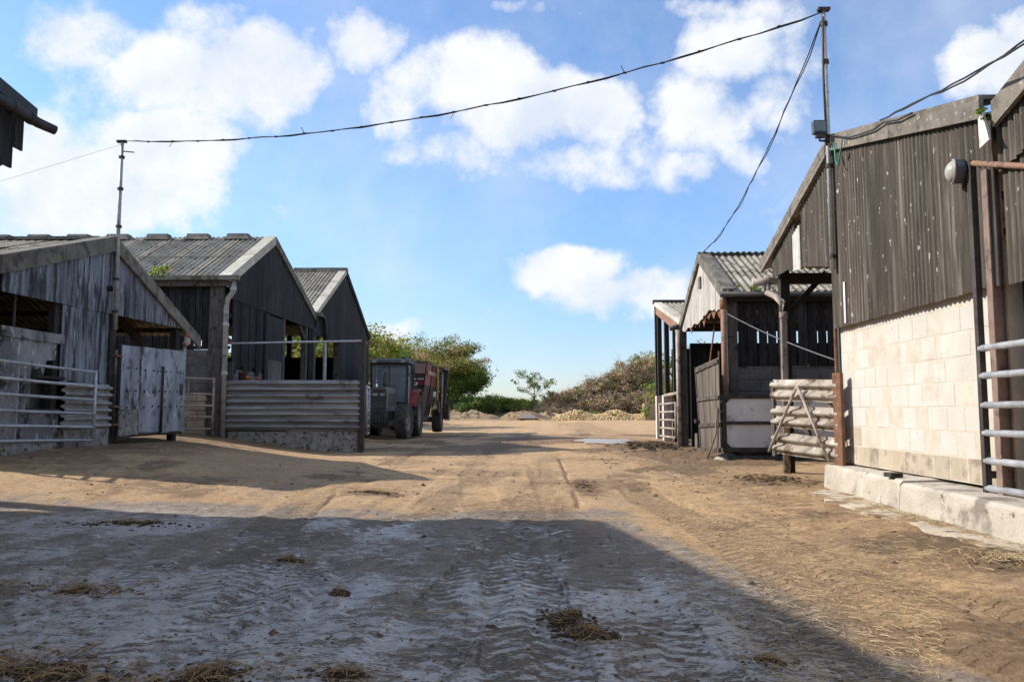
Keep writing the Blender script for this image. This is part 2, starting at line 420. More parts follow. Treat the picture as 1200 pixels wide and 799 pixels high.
class MB:
    """Collects boxes, beams, tubes and lathes; build() links them as ONE mesh object."""

    def __init__(self):
        self.v, self.f = [], []

    def add(self, vs, fs):
        o = len(self.v)
        self.v += [tuple(x) for x in vs]
        self.f += [tuple(i + o for i in q) for q in fs]
        return self

    def box(self, x0, x1, y0, y1, z0, z1):
        vs = [(x, y, z) for z in (z0, z1) for y in (y0, y1) for x in (x0, x1)]
        return self.add(vs, [(0, 2, 3, 1), (4, 5, 7, 6), (0, 1, 5, 4), (2, 6, 7, 3), (0, 4, 6, 2), (1, 3, 7, 5)])

    def beam(self, p0, p1, w, h, up=(0, 0, 1)):
        p0, p1 = Vector(p0), Vector(p1)
        d = (p1 - p0).normalized()
        s = d.cross(Vector(up))
        if s.length < 1e-4:
            s = d.cross(Vector((0, 1, 0)))
        s.normalize()
        t = s.cross(d).normalized()
        vs = [p + s * (a * w / 2) + t * (b * h / 2) for p in (p0, p1) for a, b in ((-1, -1), (1, -1), (1, 1), (-1, 1))]
        return self.add(vs, [(0, 1, 2, 3), (7, 6, 5, 4), (0, 4, 5, 1), (1, 5, 6, 2), (2, 6, 7, 3), (3, 7, 4, 0)])

    def tube(self, pts, r, n=8, caps=True):
        pts = [Vector(p) for p in pts]
        k = len(pts)
        rs = r if isinstance(r, (list, tuple)) else [r] * k
        vs = []
        for i, p in enumerate(pts):
            d = (pts[min(i + 1, k - 1)] - pts[max(i - 1, 0)]).normalized()
            a = d.cross(Vector((0, 0, 1)))
            if a.length < 0.05:
                a = d.cross(Vector((0, 1, 0)))
            a.normalize()
            b = d.cross(a).normalized()
            for j in range(n):
                t = 2 * math.pi * j / n
                vs.append(p + (a * math.cos(t) + b * math.sin(t)) * rs[i])
        fs = [(i * n + j, i * n + (j + 1) % n, (i + 1) * n + (j + 1) % n, (i + 1) * n + j) for i in range(k - 1) for j in range(n)]
        if caps:
            fs += [tuple(range(n - 1, -1, -1)), tuple((k - 1) * n + j for j in range(n))]
        return self.add(vs, fs)

    def lathe(self, prof, c, axis, n=24, closed=False):
        c, ax = Vector(c), Vector(axis).normalized()
        a = ax.cross(Vector((0, 0, 1)))
        if a.length < 0.05:
            a = ax.cross(Vector((0, 1, 0)))
        a.normalize()
        b = ax.cross(a).normalized()
        m = len(prof)
        vs = [c + ax * h + (a * math.cos(2 * math.pi * j / n) + b * math.sin(2 * math.pi * j / n)) * r
              for r, h in prof for j in range(n)]
        fs = []
        for i in range(m if closed else m - 1):
            k = (i + 1) % m
            fs += [(i * n + j, i * n + (j + 1) % n, k * n + (j + 1) % n, k * n + j) for j in range(n)]
        return self.add(vs, fs)

    def prism(self, poly, fn, t0, t1):
        """poly: 2-D outline; fn(a, b, t) -> point; extruded from t0 to t1."""
        n = len(poly)
        vs = [fn(a, b, t) for t in (t0, t1) for a, b in poly]
        fs = [tuple(range(n - 1, -1, -1)), tuple(range(n, 2 * n))]
        fs += [(i, (i + 1) % n, n + (i + 1) % n, n + i) for i in range(n)]
        return self.add(vs, fs)

    def build(self, name, mat, parent=None, smooth=False, local=False):
        me = bpy.data.meshes.new(name)
        vs = self.v
        fr = FR.get(parent, Matrix())
        if parent is not None and not local:
            inv = fr.inverted()
            vs = [inv @ Vector(x) for x in vs]
        me.from_pydata([tuple(x) for x in vs], [], self.f)
        me.materials.append(MATS[mat])
        if smooth:
            me.polygons.foreach_set('use_smooth', [True] * len(me.polygons))
        me.update()
        o = bpy.data.objects.new(name, me)
        COL.objects.link(o)
        o.parent = parent
        FR[o] = fr.copy()
        return o


def thing(name, label, cat, loc=(0, 0, 0), rz=0.0, group=None):
    o = bpy.data.objects.new(name, None)
    COL.objects.link(o)
    o.location = loc
    o.rotation_euler = (0, 0, rz)
    FR[o] = Matrix.Translation(loc)          # parts are given before the thing is turned about its base
    tag(o, label, cat, group)
    return o


def tag(o, label=None, cat=None, group=None, kind=None):
    for k, v in (('label', label), ('category', cat), ('group', group), ('kind', kind)):
        if v:
            o[k] = v
    return o


def mesh_of(mb, name, mat, smooth=False):
    """A mesh that alike pieces share."""
    me = bpy.data.meshes.new(name)
    me.from_pydata(mb.v, [], mb.f)
    me.materials.append(MATS[mat])
    if smooth:
        me.polygons.foreach_set('use_smooth', [True] * len(me.polygons))
    return me


def piece(name, me, parent, loc, rot=None, local=False):
    """One piece sharing mesh data; loc in the world frame unless local."""
    o = bpy.data.objects.new(name, me)
    COL.objects.link(o)
    o.parent = parent
    fr = FR.get(parent, Matrix())
    m = Matrix.Translation(loc)
    if rot is not None:
        m = m @ rot
    if not local:
        m = fr.inverted() @ m
    o.matrix_local = m
    FR[o] = fr @ m
    return o


def np_mesh(name, V, F, mat, parent=None, smooth=False):
    """Mesh from numpy arrays (V n x 3, F m x 4)."""
    me = bpy.data.meshes.new(name)
    n, m = len(V), len(F)
    me.vertices.add(n)
    me.vertices.foreach_set('co', np.asarray(V, dtype=np.float32).ravel())
    me.loops.add(m * 4)
    me.loops.foreach_set('vertex_index', np.asarray(F, dtype=np.int32).ravel())
    me.polygons.add(m)
    me.polygons.foreach_set('loop_start', np.arange(0, m * 4, 4, dtype=np.int32))
    me.update(calc_edges=True)
    if smooth:
        me.polygons.foreach_set('use_smooth', np.ones(m, dtype=bool))
    me.materials.append(MATS[mat])
    o = bpy.data.objects.new(name, me)
    COL.objects.link(o)
    o.parent = parent
    FR[o] = FR.get(parent, Matrix()).copy()
    return o


# ------------------------------------------------------------------ noise
_T = rng.random((256, 256))


def vnoise(x, y):
    xi, yi = np.floor(x).astype(int), np.floor(y).astype(int)
    fx, fy = x - xi, y - yi
    fx, fy = fx * fx * (3 - 2 * fx), fy * fy * (3 - 2 * fy)
    a = _T[xi & 255, yi & 255]
    b = _T[(xi + 1) & 255, yi & 255]
    c = _T[xi & 255, (yi + 1) & 255]
    d = _T[(xi + 1) & 255, (yi + 1) & 255]
    return (a * (1 - fx) + b * fx) * (1 - fy) + (c * (1 - fx) + d * fx) * fy


def fbm(x, y, octv=5, gain=0.5):
    s, a, t = 0.0, 1.0, 0.0
    for i in range(octv):
        s = s + a * vnoise(x + 17.3 * i, y + 9.1 * i)
        t += a
        a *= gain
        x, y = x * 2.03, y * 2.03
    return s / t


def sst(a, b, x):
    t = np.clip((x - a) / (b - a), 0, 1)
    return t * t * (3 - 2 * t)


# ------------------------------------------------------------------ ground
def ground_base(X, Y):
    """Lie of the yard: level, rising to the left-hand barns and to a bank behind."""
    X, Y = np.asarray(X, float), np.asarray(Y, float)
    a = np.clip(0.8 + (Y - 10.5) * 0.5, 0.8, 4.8)
    b = np.clip(6.7 + (Y - 10.5) * 0.2, 6.7, 8.4)
    t = np.clip((-X - a) / (b - a), 0, 1)
    z = 0.45 * (0.6 * t + 0.4 * t * t * (3 - 2 * t)) * sst(6.2, 11.2, Y)
    z = z + 0.05 * sst(2.0, 3.6, X) * sst(3.0, 5.0, Y)
    z = z + 0.22 * sst(36, 58, Y)
    z = z + 1.6 * sst(63.5, 72, Y) + 0.5 * sst(72, 110, Y)
    return z


TRACKS = [  # tyre tracks: (x at y=2.5, x at y=9, bow, width, last y)
    (-0.62, 0.02, 0.10, 0.44, 20), (0.62, 0.35, -0.05, 0.44, 18), (-1.85, -1.0, 0.3, 0.42, 15), (1.25, 1.35, 0.30, 0.46, 13),
    (1.95, 1.45, 0.2, 0.46, 12), (-2.9, -0.2, -0.5, 0.4, 12), (0.05, -0.55, 0.12, 0.42, 17), (-1.2, -2.4, -0.2, 0.42, 10), (2.5, 2.1, 0.15, 0.44, 10)]


STAINS = []                                   # muck patches: x, y, half-length x, half-length y


def ground_maps(X, Y):
    near = 1 - sst(14, 26, Y)
    lump = fbm(X * 1.1 + 3, Y * 1.1, 4)
    z = 0.030 * (fbm(X * 0.45, Y * 0.45, 3) - 0.5)
    z = z + 0.014 * (fbm(X * 2.3, Y * 2.3, 4) - 0.5) * near
    z = z + 0.010 * (fbm(X * 9, Y * 9, 4) - 0.5) * near
    tread = np.zeros_like(X)
    phase = np.zeros_like(X)
    for k, (xa, xb, bow, w, yl) in enumerate(TRACKS):
        t = np.clip((Y - 2.5) / 6.5, -0.3, 3.0)
        cx = xa + (xb - xa) * np.minimum(t, 1.6) + bow * np.sin(np.pi * np.clip(t, 0, 1))
        s = (X - cx) / (w / 2)
        inside = sst(1.10, 0.94, np.abs(s)) * sst(yl, yl * 0.7, Y)
        wear = sst(0.30, 0.55, fbm(X * 1.3 + k * 5, Y * 0.6, 3))
        m = inside * wear
        upd = m > tread
        phase = np.where(upd, Y * 7.4 + np.abs(s) * 1.35 + (s > 0) * 0.5 + k * 0.37, phase)
        tread = np.maximum(tread, m)
        z = z - 0.010 * inside
    # two narrow scraped wheel lines
    for (x0, y0, x1, y1) in ((-1.02, 3.85, -1.55, 5.6), (-0.86, 3.95, -1.42, 5.7), (-1.22, 3.75, -1.70, 5.3)):
        L = math.hypot(x1 - x0, y1 - y0)
        ux, uy = (x1 - x0) / L, (y1 - y0) / L
        t = (X - x0) * ux + (Y - y0) * uy
        d = np.abs(-(X - x0) * uy + (Y - y0) * ux + 0.03 * np.sin(t * 2))
        z = z - 0.012 * sst(0.05, 0.02, d) * sst(-0.1, 0.1, t) * sst(L + 0.1, L - 0.2, t)
    # mud and manure: along the right-hand sheds, at the left gates, and in drifts
    rmud = sst(0.9, 2.9, X + 0.9 * (lump - 0.5)) * sst(4.4, 3.0, X - 0.6)
    lmud = sst(4.3, 6.6, -X + 1.6 * (lump - 0.5)) * sst(8.6, 10.4, Y)
    drift = sst(0.56, 0.66, fbm(X * 0.8 + 11, Y * 0.55 + 4, 5))
    bandy = sst(17.5, 21, Y) * sst(38, 30, Y) * sst(0.42, 0.56, fbm(X * 0.6, Y * 0.35 + 7, 4))
    hoof = sst(2.2, 3.0, X) * sst(13, 16, Y) * sst(27, 23, Y)
    mud = np.clip(0.48 * rmud * sst(2.5, 5, Y) + 0.75 * lmud + 0.55 * drift * near + 0.8 * bandy + 0.9 * hoof, 0, 1)
    # long wheel lanes running up the yard
    xl = X - 0.010 * (Y - 4) + 0.9 * np.sin(Y * 0.05) * sst(8, 30, Y)
    lane = sst(0.50, 0.66, fbm(xl * 2.1 + 40, Y * 0.10, 4)) * sst(-4.5, -2.5, X) * sst(3.2, 2.2, X)
    mud = np.clip(mud + 0.26 * lane * sst(6.5, 9, Y), 0, 1)
    z = z - 0.014 * lane * near
    for (x0, y0, x1, y1) in ((-2.0, 7.2, -2.62, 12.6), (0.5, 6.9, 0.62, 17.0), (-4.2, 9.6, -0.4, 9.9)):
        L = math.hypot(x1 - x0, y1 - y0)
        ux, uy = (x1 - x0) / L, (y1 - y0) / L
        t = (X - x0) * ux + (Y - y0) * uy
        d = np.abs(-(X - x0) * uy + (Y - y0) * ux + 0.05 * (fbm(t * 3, t * 0 + x0, 3) - 0.5))
        crack = sst(0.045, 0.012, d) * sst(-0.05, 0.1, t) * sst(L + 0.05, L - 0.1, t) * sst(0.32, 0.5, fbm(t * 1.3 + x0, t * 0, 2))
        mud = np.maximum(mud, 0.9 * crack)
        z = z - 0.015 * crack
    smear = 0.4 + 1.3 * fbm(X * 5 + 1.7, Y * 5, 3)
    for (sx, sy, rx, ry) in STAINS:
        d = np.sqrt(((X - sx) / (rx * 1.7)) ** 2 + ((Y - sy) / (ry * 1.7)) ** 2)
        mud = np.maximum(mud, np.clip(sst(1.25, 0.25, d) * smear, 0, 1.0))
    mud = mud * (1 - sst(50, 58, Y))
    z = z + mud * near * 0.035 * (fbm(X * 6 + 2, Y * 6, 4) - 0.35)
    z = z + hoof * 0.10 * (fbm(X * 3.2, Y * 3.2, 4) - 0.3)
    # slurry with sky sheen painted pale, cut off along the cast shadow's edge
    slurry_sheen = 0.08 + sst(0.42, 0.60, fbm(X * 0.9 + 31, Y * 0.7, 5)) * 0.68 + 0.3 * sst(0.42, 0.62, fbm(X * 4.5, Y * 1.6 + 8, 4))
    slurry_sheen = slurry_sheen * sst(8.3, 6.9, Y + 0.9 * (lump - 0.5)) * sst(1.15, 0.1, X - 0.17 * (7.5 - Y) + 0.8 * (lump - 0.5))
    slurry_sheen = np.clip(slurry_sheen, 0, 1)
    # earth heaps on the far edge of the yard
    heap = 0.0
    for (hx, hy, rx, ry, h) in ((-3.6, 60.5, 2.6, 2.2, 0.75), (-6.5, 61, 2.6, 2.5, 0.8), (0.2, 61, 1.9, 2.0, 0.95), (-1.6, 61.5, 1.6, 2, 0.55),
                                (-10, 62, 4, 3, 0.8), (2.6, 63.5, 2.5, 2.0, 0.8)):
        d = np.sqrt(((X - hx) / rx) ** 2 + ((Y - hy) / ry) ** 2)
        heap = np.maximum(heap, h * sst(1.15, 0.1, d))
    z = z + heap * 0.35 * (0.6 + 0.8 * fbm(X * 1.3, Y * 1.3, 4))
    grass = np.clip(sst(63.0, 66, Y) + 0.5 * sst(0.5, 0.6, fbm(X * 0.5, Y * 0.5, 3)) * sst(61, 63, Y), 0, 1)
    return z, mud, slurry_sheen, tread, grass, np.clip(heap * 1.6, 0, 1), phase

MUCK = [  # label, x, y, lumps, straws, half-lengths, options
    ('dark dung pat with straw in the middle foreground', 0.17, 3.95, 90, 50, (0.11, 0.14), dict(h=0.026)),
    ('nearer lobe of the dark dung in the middle foreground', 0.26, 3.66, 70, 40, (0.12, 0.09), dict(h=0.026)),
    ('strawy manure heap in the bottom left corner', -2.05, 3.10, 150, 420, (0.50, 0.20), dict(h=0.024)),
    ('smaller strawy manure mound right of the corner heap', -1.22, 3.06, 60, 130, (0.18, 0.10), dict(h=0.020)),
    ('dark dung smear at the bottom edge left of centre', -0.72, 3.10, 40, 40, (0.13, 0.06), dict(h=0.016)),
    ('small dark pat at the bottom edge right of centre', 0.95, 3.25, 26, 30, (0.09, 0.05), dict(h=0.016)),
    ('long dark muck drift just inside the shade on the left', -3.45, 6.95, 70, 90, (0.62, 0.14), dict(h=0.020)),
    ('reddish muck clot on the scraped wheel lines', -1.62, 5.45, 26, 40, (0.12, 0.06), dict(h=0.018)),
    ('brown strawy scrape on the left foreground', -2.55, 4.55, 60, 160, (0.40, 0.20), dict(h=0.012)),
    ('single brown clot left of centre in the shade', -1.05, 4.45, 12, 20, (0.04, 0.04), dict(h=0.024)),
    ('dark grey pat on the sunlit concrete left of centre', -1.82, 9.3, 40, 50, (0.32, 0.20), dict(h=0.022)),
    ('patch of dark muck on the sunlit ground right of centre', 0.75, 10.6, 60, 60, (0.18, 0.9), dict(h=0.016)),
    ('trampled muck heap before the farthest right shed', 3.3, 21.5, 170, 160, (0.9, 2.6), dict(h=0.08)),
    ('muck spilling out under the crash-barrier gate', 3.35, 11.1, 90, 160, (0.45, 0.9), dict(h=0.035)),
    ('straw drift gathered at the foot of the concrete plinth', 3.38, 7.2, 40, 320, (0.10, 1.3), dict(h=0.022, smat='straw')),
    ('straw heap on the sunlit ground at the right picture edge', 3.15, 5.3, 40, 320, (0.42, 0.45), dict(h=0.016, smat='straw')),
]
STAINS += [(m[1], m[2], *m[5]) for m in MUCK]


def graded(lo, hi, d_lo, d_hi, step, growth, far_lo, far_hi):
    xs = list(np.arange(d_lo, d_hi, step))
    s, x = step, d_hi
    while x < far_hi:
        xs.append(x)
        s *= growth
        x += s
    xs.append(far_hi)
    s, x = step, d_lo
    while x > far_lo:
        s *= growth
        x -= s
        xs.append(x)
    return np.array(sorted(xs))


GRID = {}


def build_ground():
    gx = graded(0, 0, -4.6, 4.2, 0.022, 1.035, -1800, 1800)
    gy = graded(0, 0, 2.4, 8.6, 0.022, 1.012, -300, 3000)
    X, Y = np.meshgrid(gx, gy, indexing='xy')
    z, mud, slurry_sheen, tread, grass, heap, phase = ground_maps(X, Y)
    Z = ground_base(X, Y) + z
    GRID.update(x=gx, y=gy, z=Z)
    V = np.stack([X.ravel(), Y.ravel(), Z.ravel()], 1)
    nx, ny = len(gx), len(gy)
    i = np.arange((ny - 1) * (nx - 1))
    r, c = i // (nx - 1), i % (nx - 1)
    a = r * nx + c
    F = np.stack([a, a + 1, a + nx + 1, a + nx], 1)
    m = bpy.data.materials.new('yard_ground')
    m.use_nodes = True
    MATS['yard_ground'] = m
    o = np_mesh('ground', V, F, 'yard_ground', None, True)
    for nm, arr in (('mud', mud), ('slurry_sheen', slurry_sheen), ('tread', tread), ('grass', grass), ('heap', heap), ('phase', phase)):
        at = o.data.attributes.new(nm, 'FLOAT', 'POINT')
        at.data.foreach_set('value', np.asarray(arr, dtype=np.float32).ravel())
    tag(o, kind='structure')
    nt = m.node_tree
    N, L = nt.nodes.new, nt.links.new
    p = nt.nodes['Principled BSDF']
    geo = N('ShaderNodeNewGeometry')

    def attr(nm):
        n = N('ShaderNodeAttribute')
        n.attribute_name = nm
        return n.outputs['Fac']

    def noise(sc, det=8, ro=0.6, st=None):
        n = N('ShaderNodeTexNoise')
        n.inputs['Scale'].default_value = sc
        n.inputs['Detail'].default_value = det
        n.inputs['Roughness'].default_value = ro
        if st:
            mp = N('ShaderNodeMapping')
            mp.inputs['Scale'].default_value = st
            L(geo.outputs['Position'], mp.inputs[0])
            L(mp.outputs[0], n.inputs['Vector'])
        else:
            L(geo.outputs['Position'], n.inputs['Vector'])
        return n.outputs[0]

    def ramp(v, a, b, c=0.0, d=1.0):
        n = N('ShaderNodeMapRange')
        for k, x in (('From Min', a), ('From Max', b), ('To Min', c), ('To Max', d)):
            n.inputs[k].default_value = x
        L(v, n.inputs['Value'])
        return n.outputs[0]

    def mth(op, a, b):
        n = N('ShaderNodeMath')
        n.operation = op
        for k, x in enumerate((a, b)):
            if isinstance(x, (int, float)):
                n.inputs[k].default_value = x
            else:
                L(x, n.inputs[k])
        return n.outputs[0]

    def mixc(f, a, b):
        x = N('ShaderNodeMix')
        x.data_type = 'RGBA'
        L(f, x.inputs['Factor'])
        for k, c in (('A', a), ('B', b)):
            if isinstance(c, tuple):
                x.inputs[k].default_value = (*c, 1)
            else:
                L(c, x.inputs[k])
        return x.outputs['Result']

    dust = mixc(ramp(noise(1.3), 0.35, 0.65), (0.46, 0.288, 0.138), (0.59, 0.395, 0.200))
    dust = mixc(ramp(noise(11, 8, 0.72), 0.50, 0.66), dust, (0.27, 0.175, 0.105))
    dust = mixc(ramp(noise(60, 4, 0.7), 0.56, 0.66), dust, (0.20, 0.13, 0.08))
    dust = mixc(ramp(noise(45, 3, 0.6), 0.60, 0.68), dust, (0.60, 0.46, 0.30))
    dust = mixc(ramp(noise(0.5, 5, 0.6, (3, 0.7, 1)), 0.52, 0.7, 0, 0.7), dust, (0.34, 0.24, 0.165))
    mudc = mixc(ramp(noise(5, 8, 0.65), 0.4, 0.62), (0.105, 0.066, 0.038), (0.25, 0.155, 0.080))
    mudc = mixc(ramp(noise(26, 4, 0.7), 0.6, 0.72), mudc, (0.38, 0.26, 0.12))
    mk = mth('ADD', attr('mud'), mth('MULTIPLY', mth('SUBTRACT', noise(5, 9, 0.72), 0.5), 3.0))
    col = mixc(ramp(mk, 0.25, 0.85), dust, mudc)
    # lugs of the tyre prints, from the phase laid down along each track
    ph = mth('ADD', attr('phase'), mth('MULTIPLY', mth('SUBTRACT', noise(9, 5, 0.7), 0.5), 1.1))
    ph = mth('FRACT', ph, 0.0)
    lug = mth('MULTIPLY', ramp(ph, 0.10, 0.24), ramp(ph, 0.70, 0.56))
    lug = mth('MULTIPLY', lug, mth('MULTIPLY', attr('tread'), ramp(noise(6, 6, 0.7), 0.36, 0.50)))
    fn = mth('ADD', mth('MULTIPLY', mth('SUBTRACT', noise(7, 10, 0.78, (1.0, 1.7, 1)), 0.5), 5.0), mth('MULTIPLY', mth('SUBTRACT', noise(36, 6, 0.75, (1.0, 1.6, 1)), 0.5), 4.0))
    sheenf = mth('ADD', attr('slurry_sheen'), fn)
    sheenf = mth('ADD', sheenf, mth('MULTIPLY', lug, 0.55))
    sheenf = mth('SUBTRACT', sheenf, mth('MULTIPLY', attr('tread'), 0.28))
    sheenf = mth('MULTIPLY', ramp(sheenf, 0.46, 1.0), ramp(attr('slurry_sheen'), 0.0, 0.25))
    wet_shade = mixc(ramp(noise(8, 9, 0.75), 0.40, 0.60), (0.17, 0.140, 0.112), (0.34, 0.288, 0.236))  # wet ground, its colour greyed to follow the cast shadow
    wet_shade = mixc(ramp(noise(55, 4, 0.7), 0.52, 0.62), wet_shade, (0.12, 0.098, 0.078))
    shade_zone = ramp(attr('slurry_sheen'), 0.0, 0.08)
    col = mixc(mth('MULTIPLY', shade_zone, 0.85), col, wet_shade)
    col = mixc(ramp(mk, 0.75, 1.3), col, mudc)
    col = mixc(mth('MULTIPLY', sheenf, 0.8), col, (0.56, 0.515, 0.46))  # pale sheen of reflected sky put into the base colour
    col = mixc(mth('MULTIPLY', mth('MULTIPLY', mth('SUBTRACT', 1.0, lug), attr('tread')), 0.45), col, (0.17, 0.115, 0.072))
    gr = mixc(ramp(noise(0.6, 6), 0.4, 0.6), (0.10, 0.13, 0.035), (0.32, 0.24, 0.12))
    col = mixc(attr('heap'), col, mixc(ramp(noise(2.5, 7), 0.4, 0.6), (0.13, 0.088, 0.05), (0.30, 0.21, 0.12)))
    col = mixc(attr('grass'), col, gr)
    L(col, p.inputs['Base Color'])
    L(ramp(sheenf, 0.0, 1.0, 0.80, 0.17), p.inputs['Roughness'])
    L(ramp(sheenf, 0.0, 1.0, 0.35, 1.0), p.inputs['Specular IOR Level'])
    b1 = N('ShaderNodeBump')
    b1.inputs['Strength'].default_value = 1.0
    b1.inputs['Distance'].default_value = 0.03
    hh = mth('ADD', mth('MULTIPLY', noise(12, 9, 0.75), 1.2), mth('MULTIPLY', noise(60, 5, 0.75), 0.6))
    L(ramp(sheenf, 0.0, 1.0, 1.0, 0.55), b1.inputs['Strength'])
    hh = mth('ADD', hh, mth('MULTIPLY', lug, 1.1))
    L(hh, b1.inputs['Height'])
    L(b1.outputs[0], p.inputs['Normal'])
    return o


build_ground()


def gz(x, y):
    """Ground height under a point."""
    gx, gy, Z = GRID['x'], GRID['y'], GRID['z']
    i = min(max(int(np.searchsorted(gx, x)) - 1, 0), len(gx) - 2)
    j = min(max(int(np.searchsorted(gy, y)) - 1, 0), len(gy) - 2)
    fx, fy = (x - gx[i]) / (gx[i + 1] - gx[i]), (y - gy[j]) / (gy[j + 1] - gy[j])
    a = Z[j, i] * (1 - fx) + Z[j, i + 1] * fx
    b = Z[j + 1, i] * (1 - fx) + Z[j + 1, i + 1] * fx
    return float(a * (1 - fy) + b * fy)


# puddle of slurry in front of the far right shed, concrete apron by the plinth
def flat_patch(name, outline, z, mat, thick=0.03):
    mb = MB()
    mb.prism(outline, lambda a, b, t: (a, b, z + t), -thick, 0.0)
    o = mb.build(name, mat)
    return tag(o, kind='structure')


pud = []
for k in range(40):
    t = 2 * math.pi * k / 40
    r = 1 + 0.18 * math.sin(3 * t + 1) + 0.10 * math.sin(7 * t)
    pud.append((2.75 + 1.25 * r * math.cos(t), 25.6 + 1.7 * r * math.sin(t)))
flat_patch('puddle', pud, 0.046, 'puddle_mud')
ap = [(3.74, 9.7), (3.36, 9.6)]
for k in range(14):
    y = 9.2 - k * 0.27
    ap.append((3.16 + 0.07 * math.sin(k * 1.7) + 0.05 * math.sin(k * 3.1) + random.uniform(-0.05, 0.05), y + random.uniform(-0.06, 0.06)))
ap += [(3.5, 5.35), (3.74, 5.3)]
flat_patch('concrete_apron', ap, 0.064, 'apron', 0.08)


# ------------------------------------------------------------------ shared building pieces
def corrugated(width, length, pitch, amp, seg=4, crown=0.0):
    """Sheet in local xy, corrugations across x, running along y from 0 to length."""
    n = int(round(width / pitch * seg))
    ny = 2
    V, F = [], []
    for j in range(ny + 1):
        y = length * j / ny
        for i in range(n + 1):
            x = width * i / n
            V.append((x, y, amp * math.sin(2 * math.pi * x / pitch) + crown * math.sin(math.pi * j / ny)))
    for j in range(ny):
        for i in range(n):
            a = j * (n + 1) + i
            F.append((a, a + 1, a + n + 2, a + n + 1))
    mb = MB()
    mb.v, mb.f = V, F
    return mb


def roof_slope(parent, x0, x1, eave, ridge, rows=2, width=1.0, pitch=0.146, amp=0.024, mat='roof_sheet', overlap=0.12):
    """Sheets between the eave (y, z) and the ridge (y, z), ridge running along x. Coordinates local to parent."""
    (ye, ze), (yr, zr) = eave, ridge
    run = Vector((0, yr - ye, zr - ze))
    Ls = run.length
    run.normalize()
    rl = Ls / rows
    me = mesh_of(corrugated(width + 0.5 * pitch, rl + overlap, pitch, amp), 'sheet', mat, True)
    n = int(math.ceil((x1 - x0) / width))
    if x1 < 0:
        x0 = x1 - n * width                     # whole sheets counted from the gable
    xa = Vector((1, 0, 0))
    za = xa.cross(run)
    base = Matrix((xa, run, za)).transposed().to_4x4()
    if za.z < 0:
        xa = -xa
        za = xa.cross(run)
        base = Matrix((xa, run, za)).transposed().to_4x4()
    for r in range(rows):
        for c in range(n):
            x = x0 + c * width if xa.x > 0 else x0 + (c + 1) * width
            p = Vector((x, ye, ze)) + run * (r * rl) + za * (0.012 * r + random.uniform(0, 0.004) + 0.003 * (c % 2))
            piece('roof_sheet', me, parent, p, base @ Matrix.Rotation(random.uniform(-0.003, 0.003), 4, 'Z'))


def rake(parent, x, pts, mat, h=0.24, t=0.05, w=0.30, xs=-1):
    """Verge capping along the top of a gable in plane x; pts = (y, z) from eave to ridge. Angle section."""
    for (a, b) in zip(pts[:-1], pts[1:]):
        n = max(1, int(round(abs(b[0] - a[0]) / 1.7)))
        for k in range(n):
            f0, f1 = k / n, (k + 1) / n + (0.02 if k < n - 1 else 0)
            y0, z0 = a[0] + (b[0] - a[0]) * f0, a[1] + (b[1] - a[1]) * f0
            y1, z1 = a[0] + (b[0] - a[0]) * f1, a[1] + (b[1] - a[1]) * f1
            e = 0.004 * (k % 2)
            mb = MB()
            o1, o2 = x + xs * (0.0 + e), x + xs * (t + e)
            xa, xb = min(o1, o2), max(o1, o2)
            mb.prism([(y0, z0 - h), (y1, z1 - h), (y1, z1), (y0, z0)], lambda p, q, s: (s, p, q), xa, xb)
            i1, i2 = x + xs * (t + e), x - xs * w
            mb.prism([(y0, z0), (y1, z1), (y1, z1 + 0.035), (y0, z0 + 0.035)], lambda p, q, s: (s, p, q + 0.001), min(i1, i2), max(i1, i2))
            mb.build('verge_cap', mat, parent)


def gable_sheets(parent, x, ys, bottom, top, mat, t=0.012, jitter=0.006, name='cladding_sheet', profile=None):
    """Vertical strips in plane x between bottom(y) and top(y); ys = strip edges."""
    for k, (a, b) in enumerate(zip(ys[:-1], ys[1:])):
        mb = MB()
        e = random.uniform(0, jitter) + 0.003 * (k % 2)
        if profile is None:
            mid = [(a + (b - a) * i / 3) for i in range(4)]
            poly = [(y, bottom(y)) for y in mid] + [(y, top(y)) for y in reversed(mid)]
            mb.prism(poly, lambda p, q, s: (s, p, q), x + e, x + e + t)
        else:
            pitch, amp = profile
            n = max(4, int(round((b - a) / pitch * 4)))
            V, F = [], []
            for i in range(n + 1):
                y = a + (b - a) * i / n
                xx = x + e + amp * math.sin(2 * math.pi * y / pitch)
                V += [(xx, y, bottom(y)), (xx, y, top(y)), (xx + 0.008, y, top(y)), (xx + 0.008, y, bottom(y))]
            for i in range(n):
                q = i * 4
                F += [(q, q + 1, q + 5, q + 4), (q + 2, q + 3, q + 7, q + 6), (q + 3, q, q + 4, q + 7), (q + 1, q + 2, q + 6, q + 5)]
            F += [(0, 3, 2, 1), (n * 4, n * 4 + 1, n * 4 + 2, n * 4 + 3)]
            mb.v, mb.f = V, F
        mb.build(name, mat, parent, smooth=False)


def slats_y(parent, y, x0, x1, z0, z1, w, gap, mat, t=0.022, name='board', step=0.0):
    """Vertical boards in a wall facing the camera (plane y), from x0 to x1."""
    x = x0
    while x < x1 - 0.02:
        ww = min(w * random.uniform(0.95, 1.04), x1 - x)
        mb = MB()
        d = random.uniform(0, 0.008)
        lean = random.uniform(-0.006, 0.006)
        zb = z0 + random.uniform(-0.02, 0.02)
        mb.add([(x, y + d, zb), (x + ww, y + d, zb), (x + ww + lean, y + d, z1), (x + lean, y + d, z1),
                (x, y + d + t, zb), (x + ww, y + d + t, zb), (x + ww + lean, y + d + t, z1), (x + lean, y + d + t, z1)],
               [(0, 1, 2, 3), (7, 6, 5, 4), (0, 4, 5, 1), (1, 5, 6, 2), (2, 6, 7, 3), (3, 7, 4, 0)])
        mb.build(name, mat, parent)
        x += ww + gap * random.uniform(0.6, 1.3)


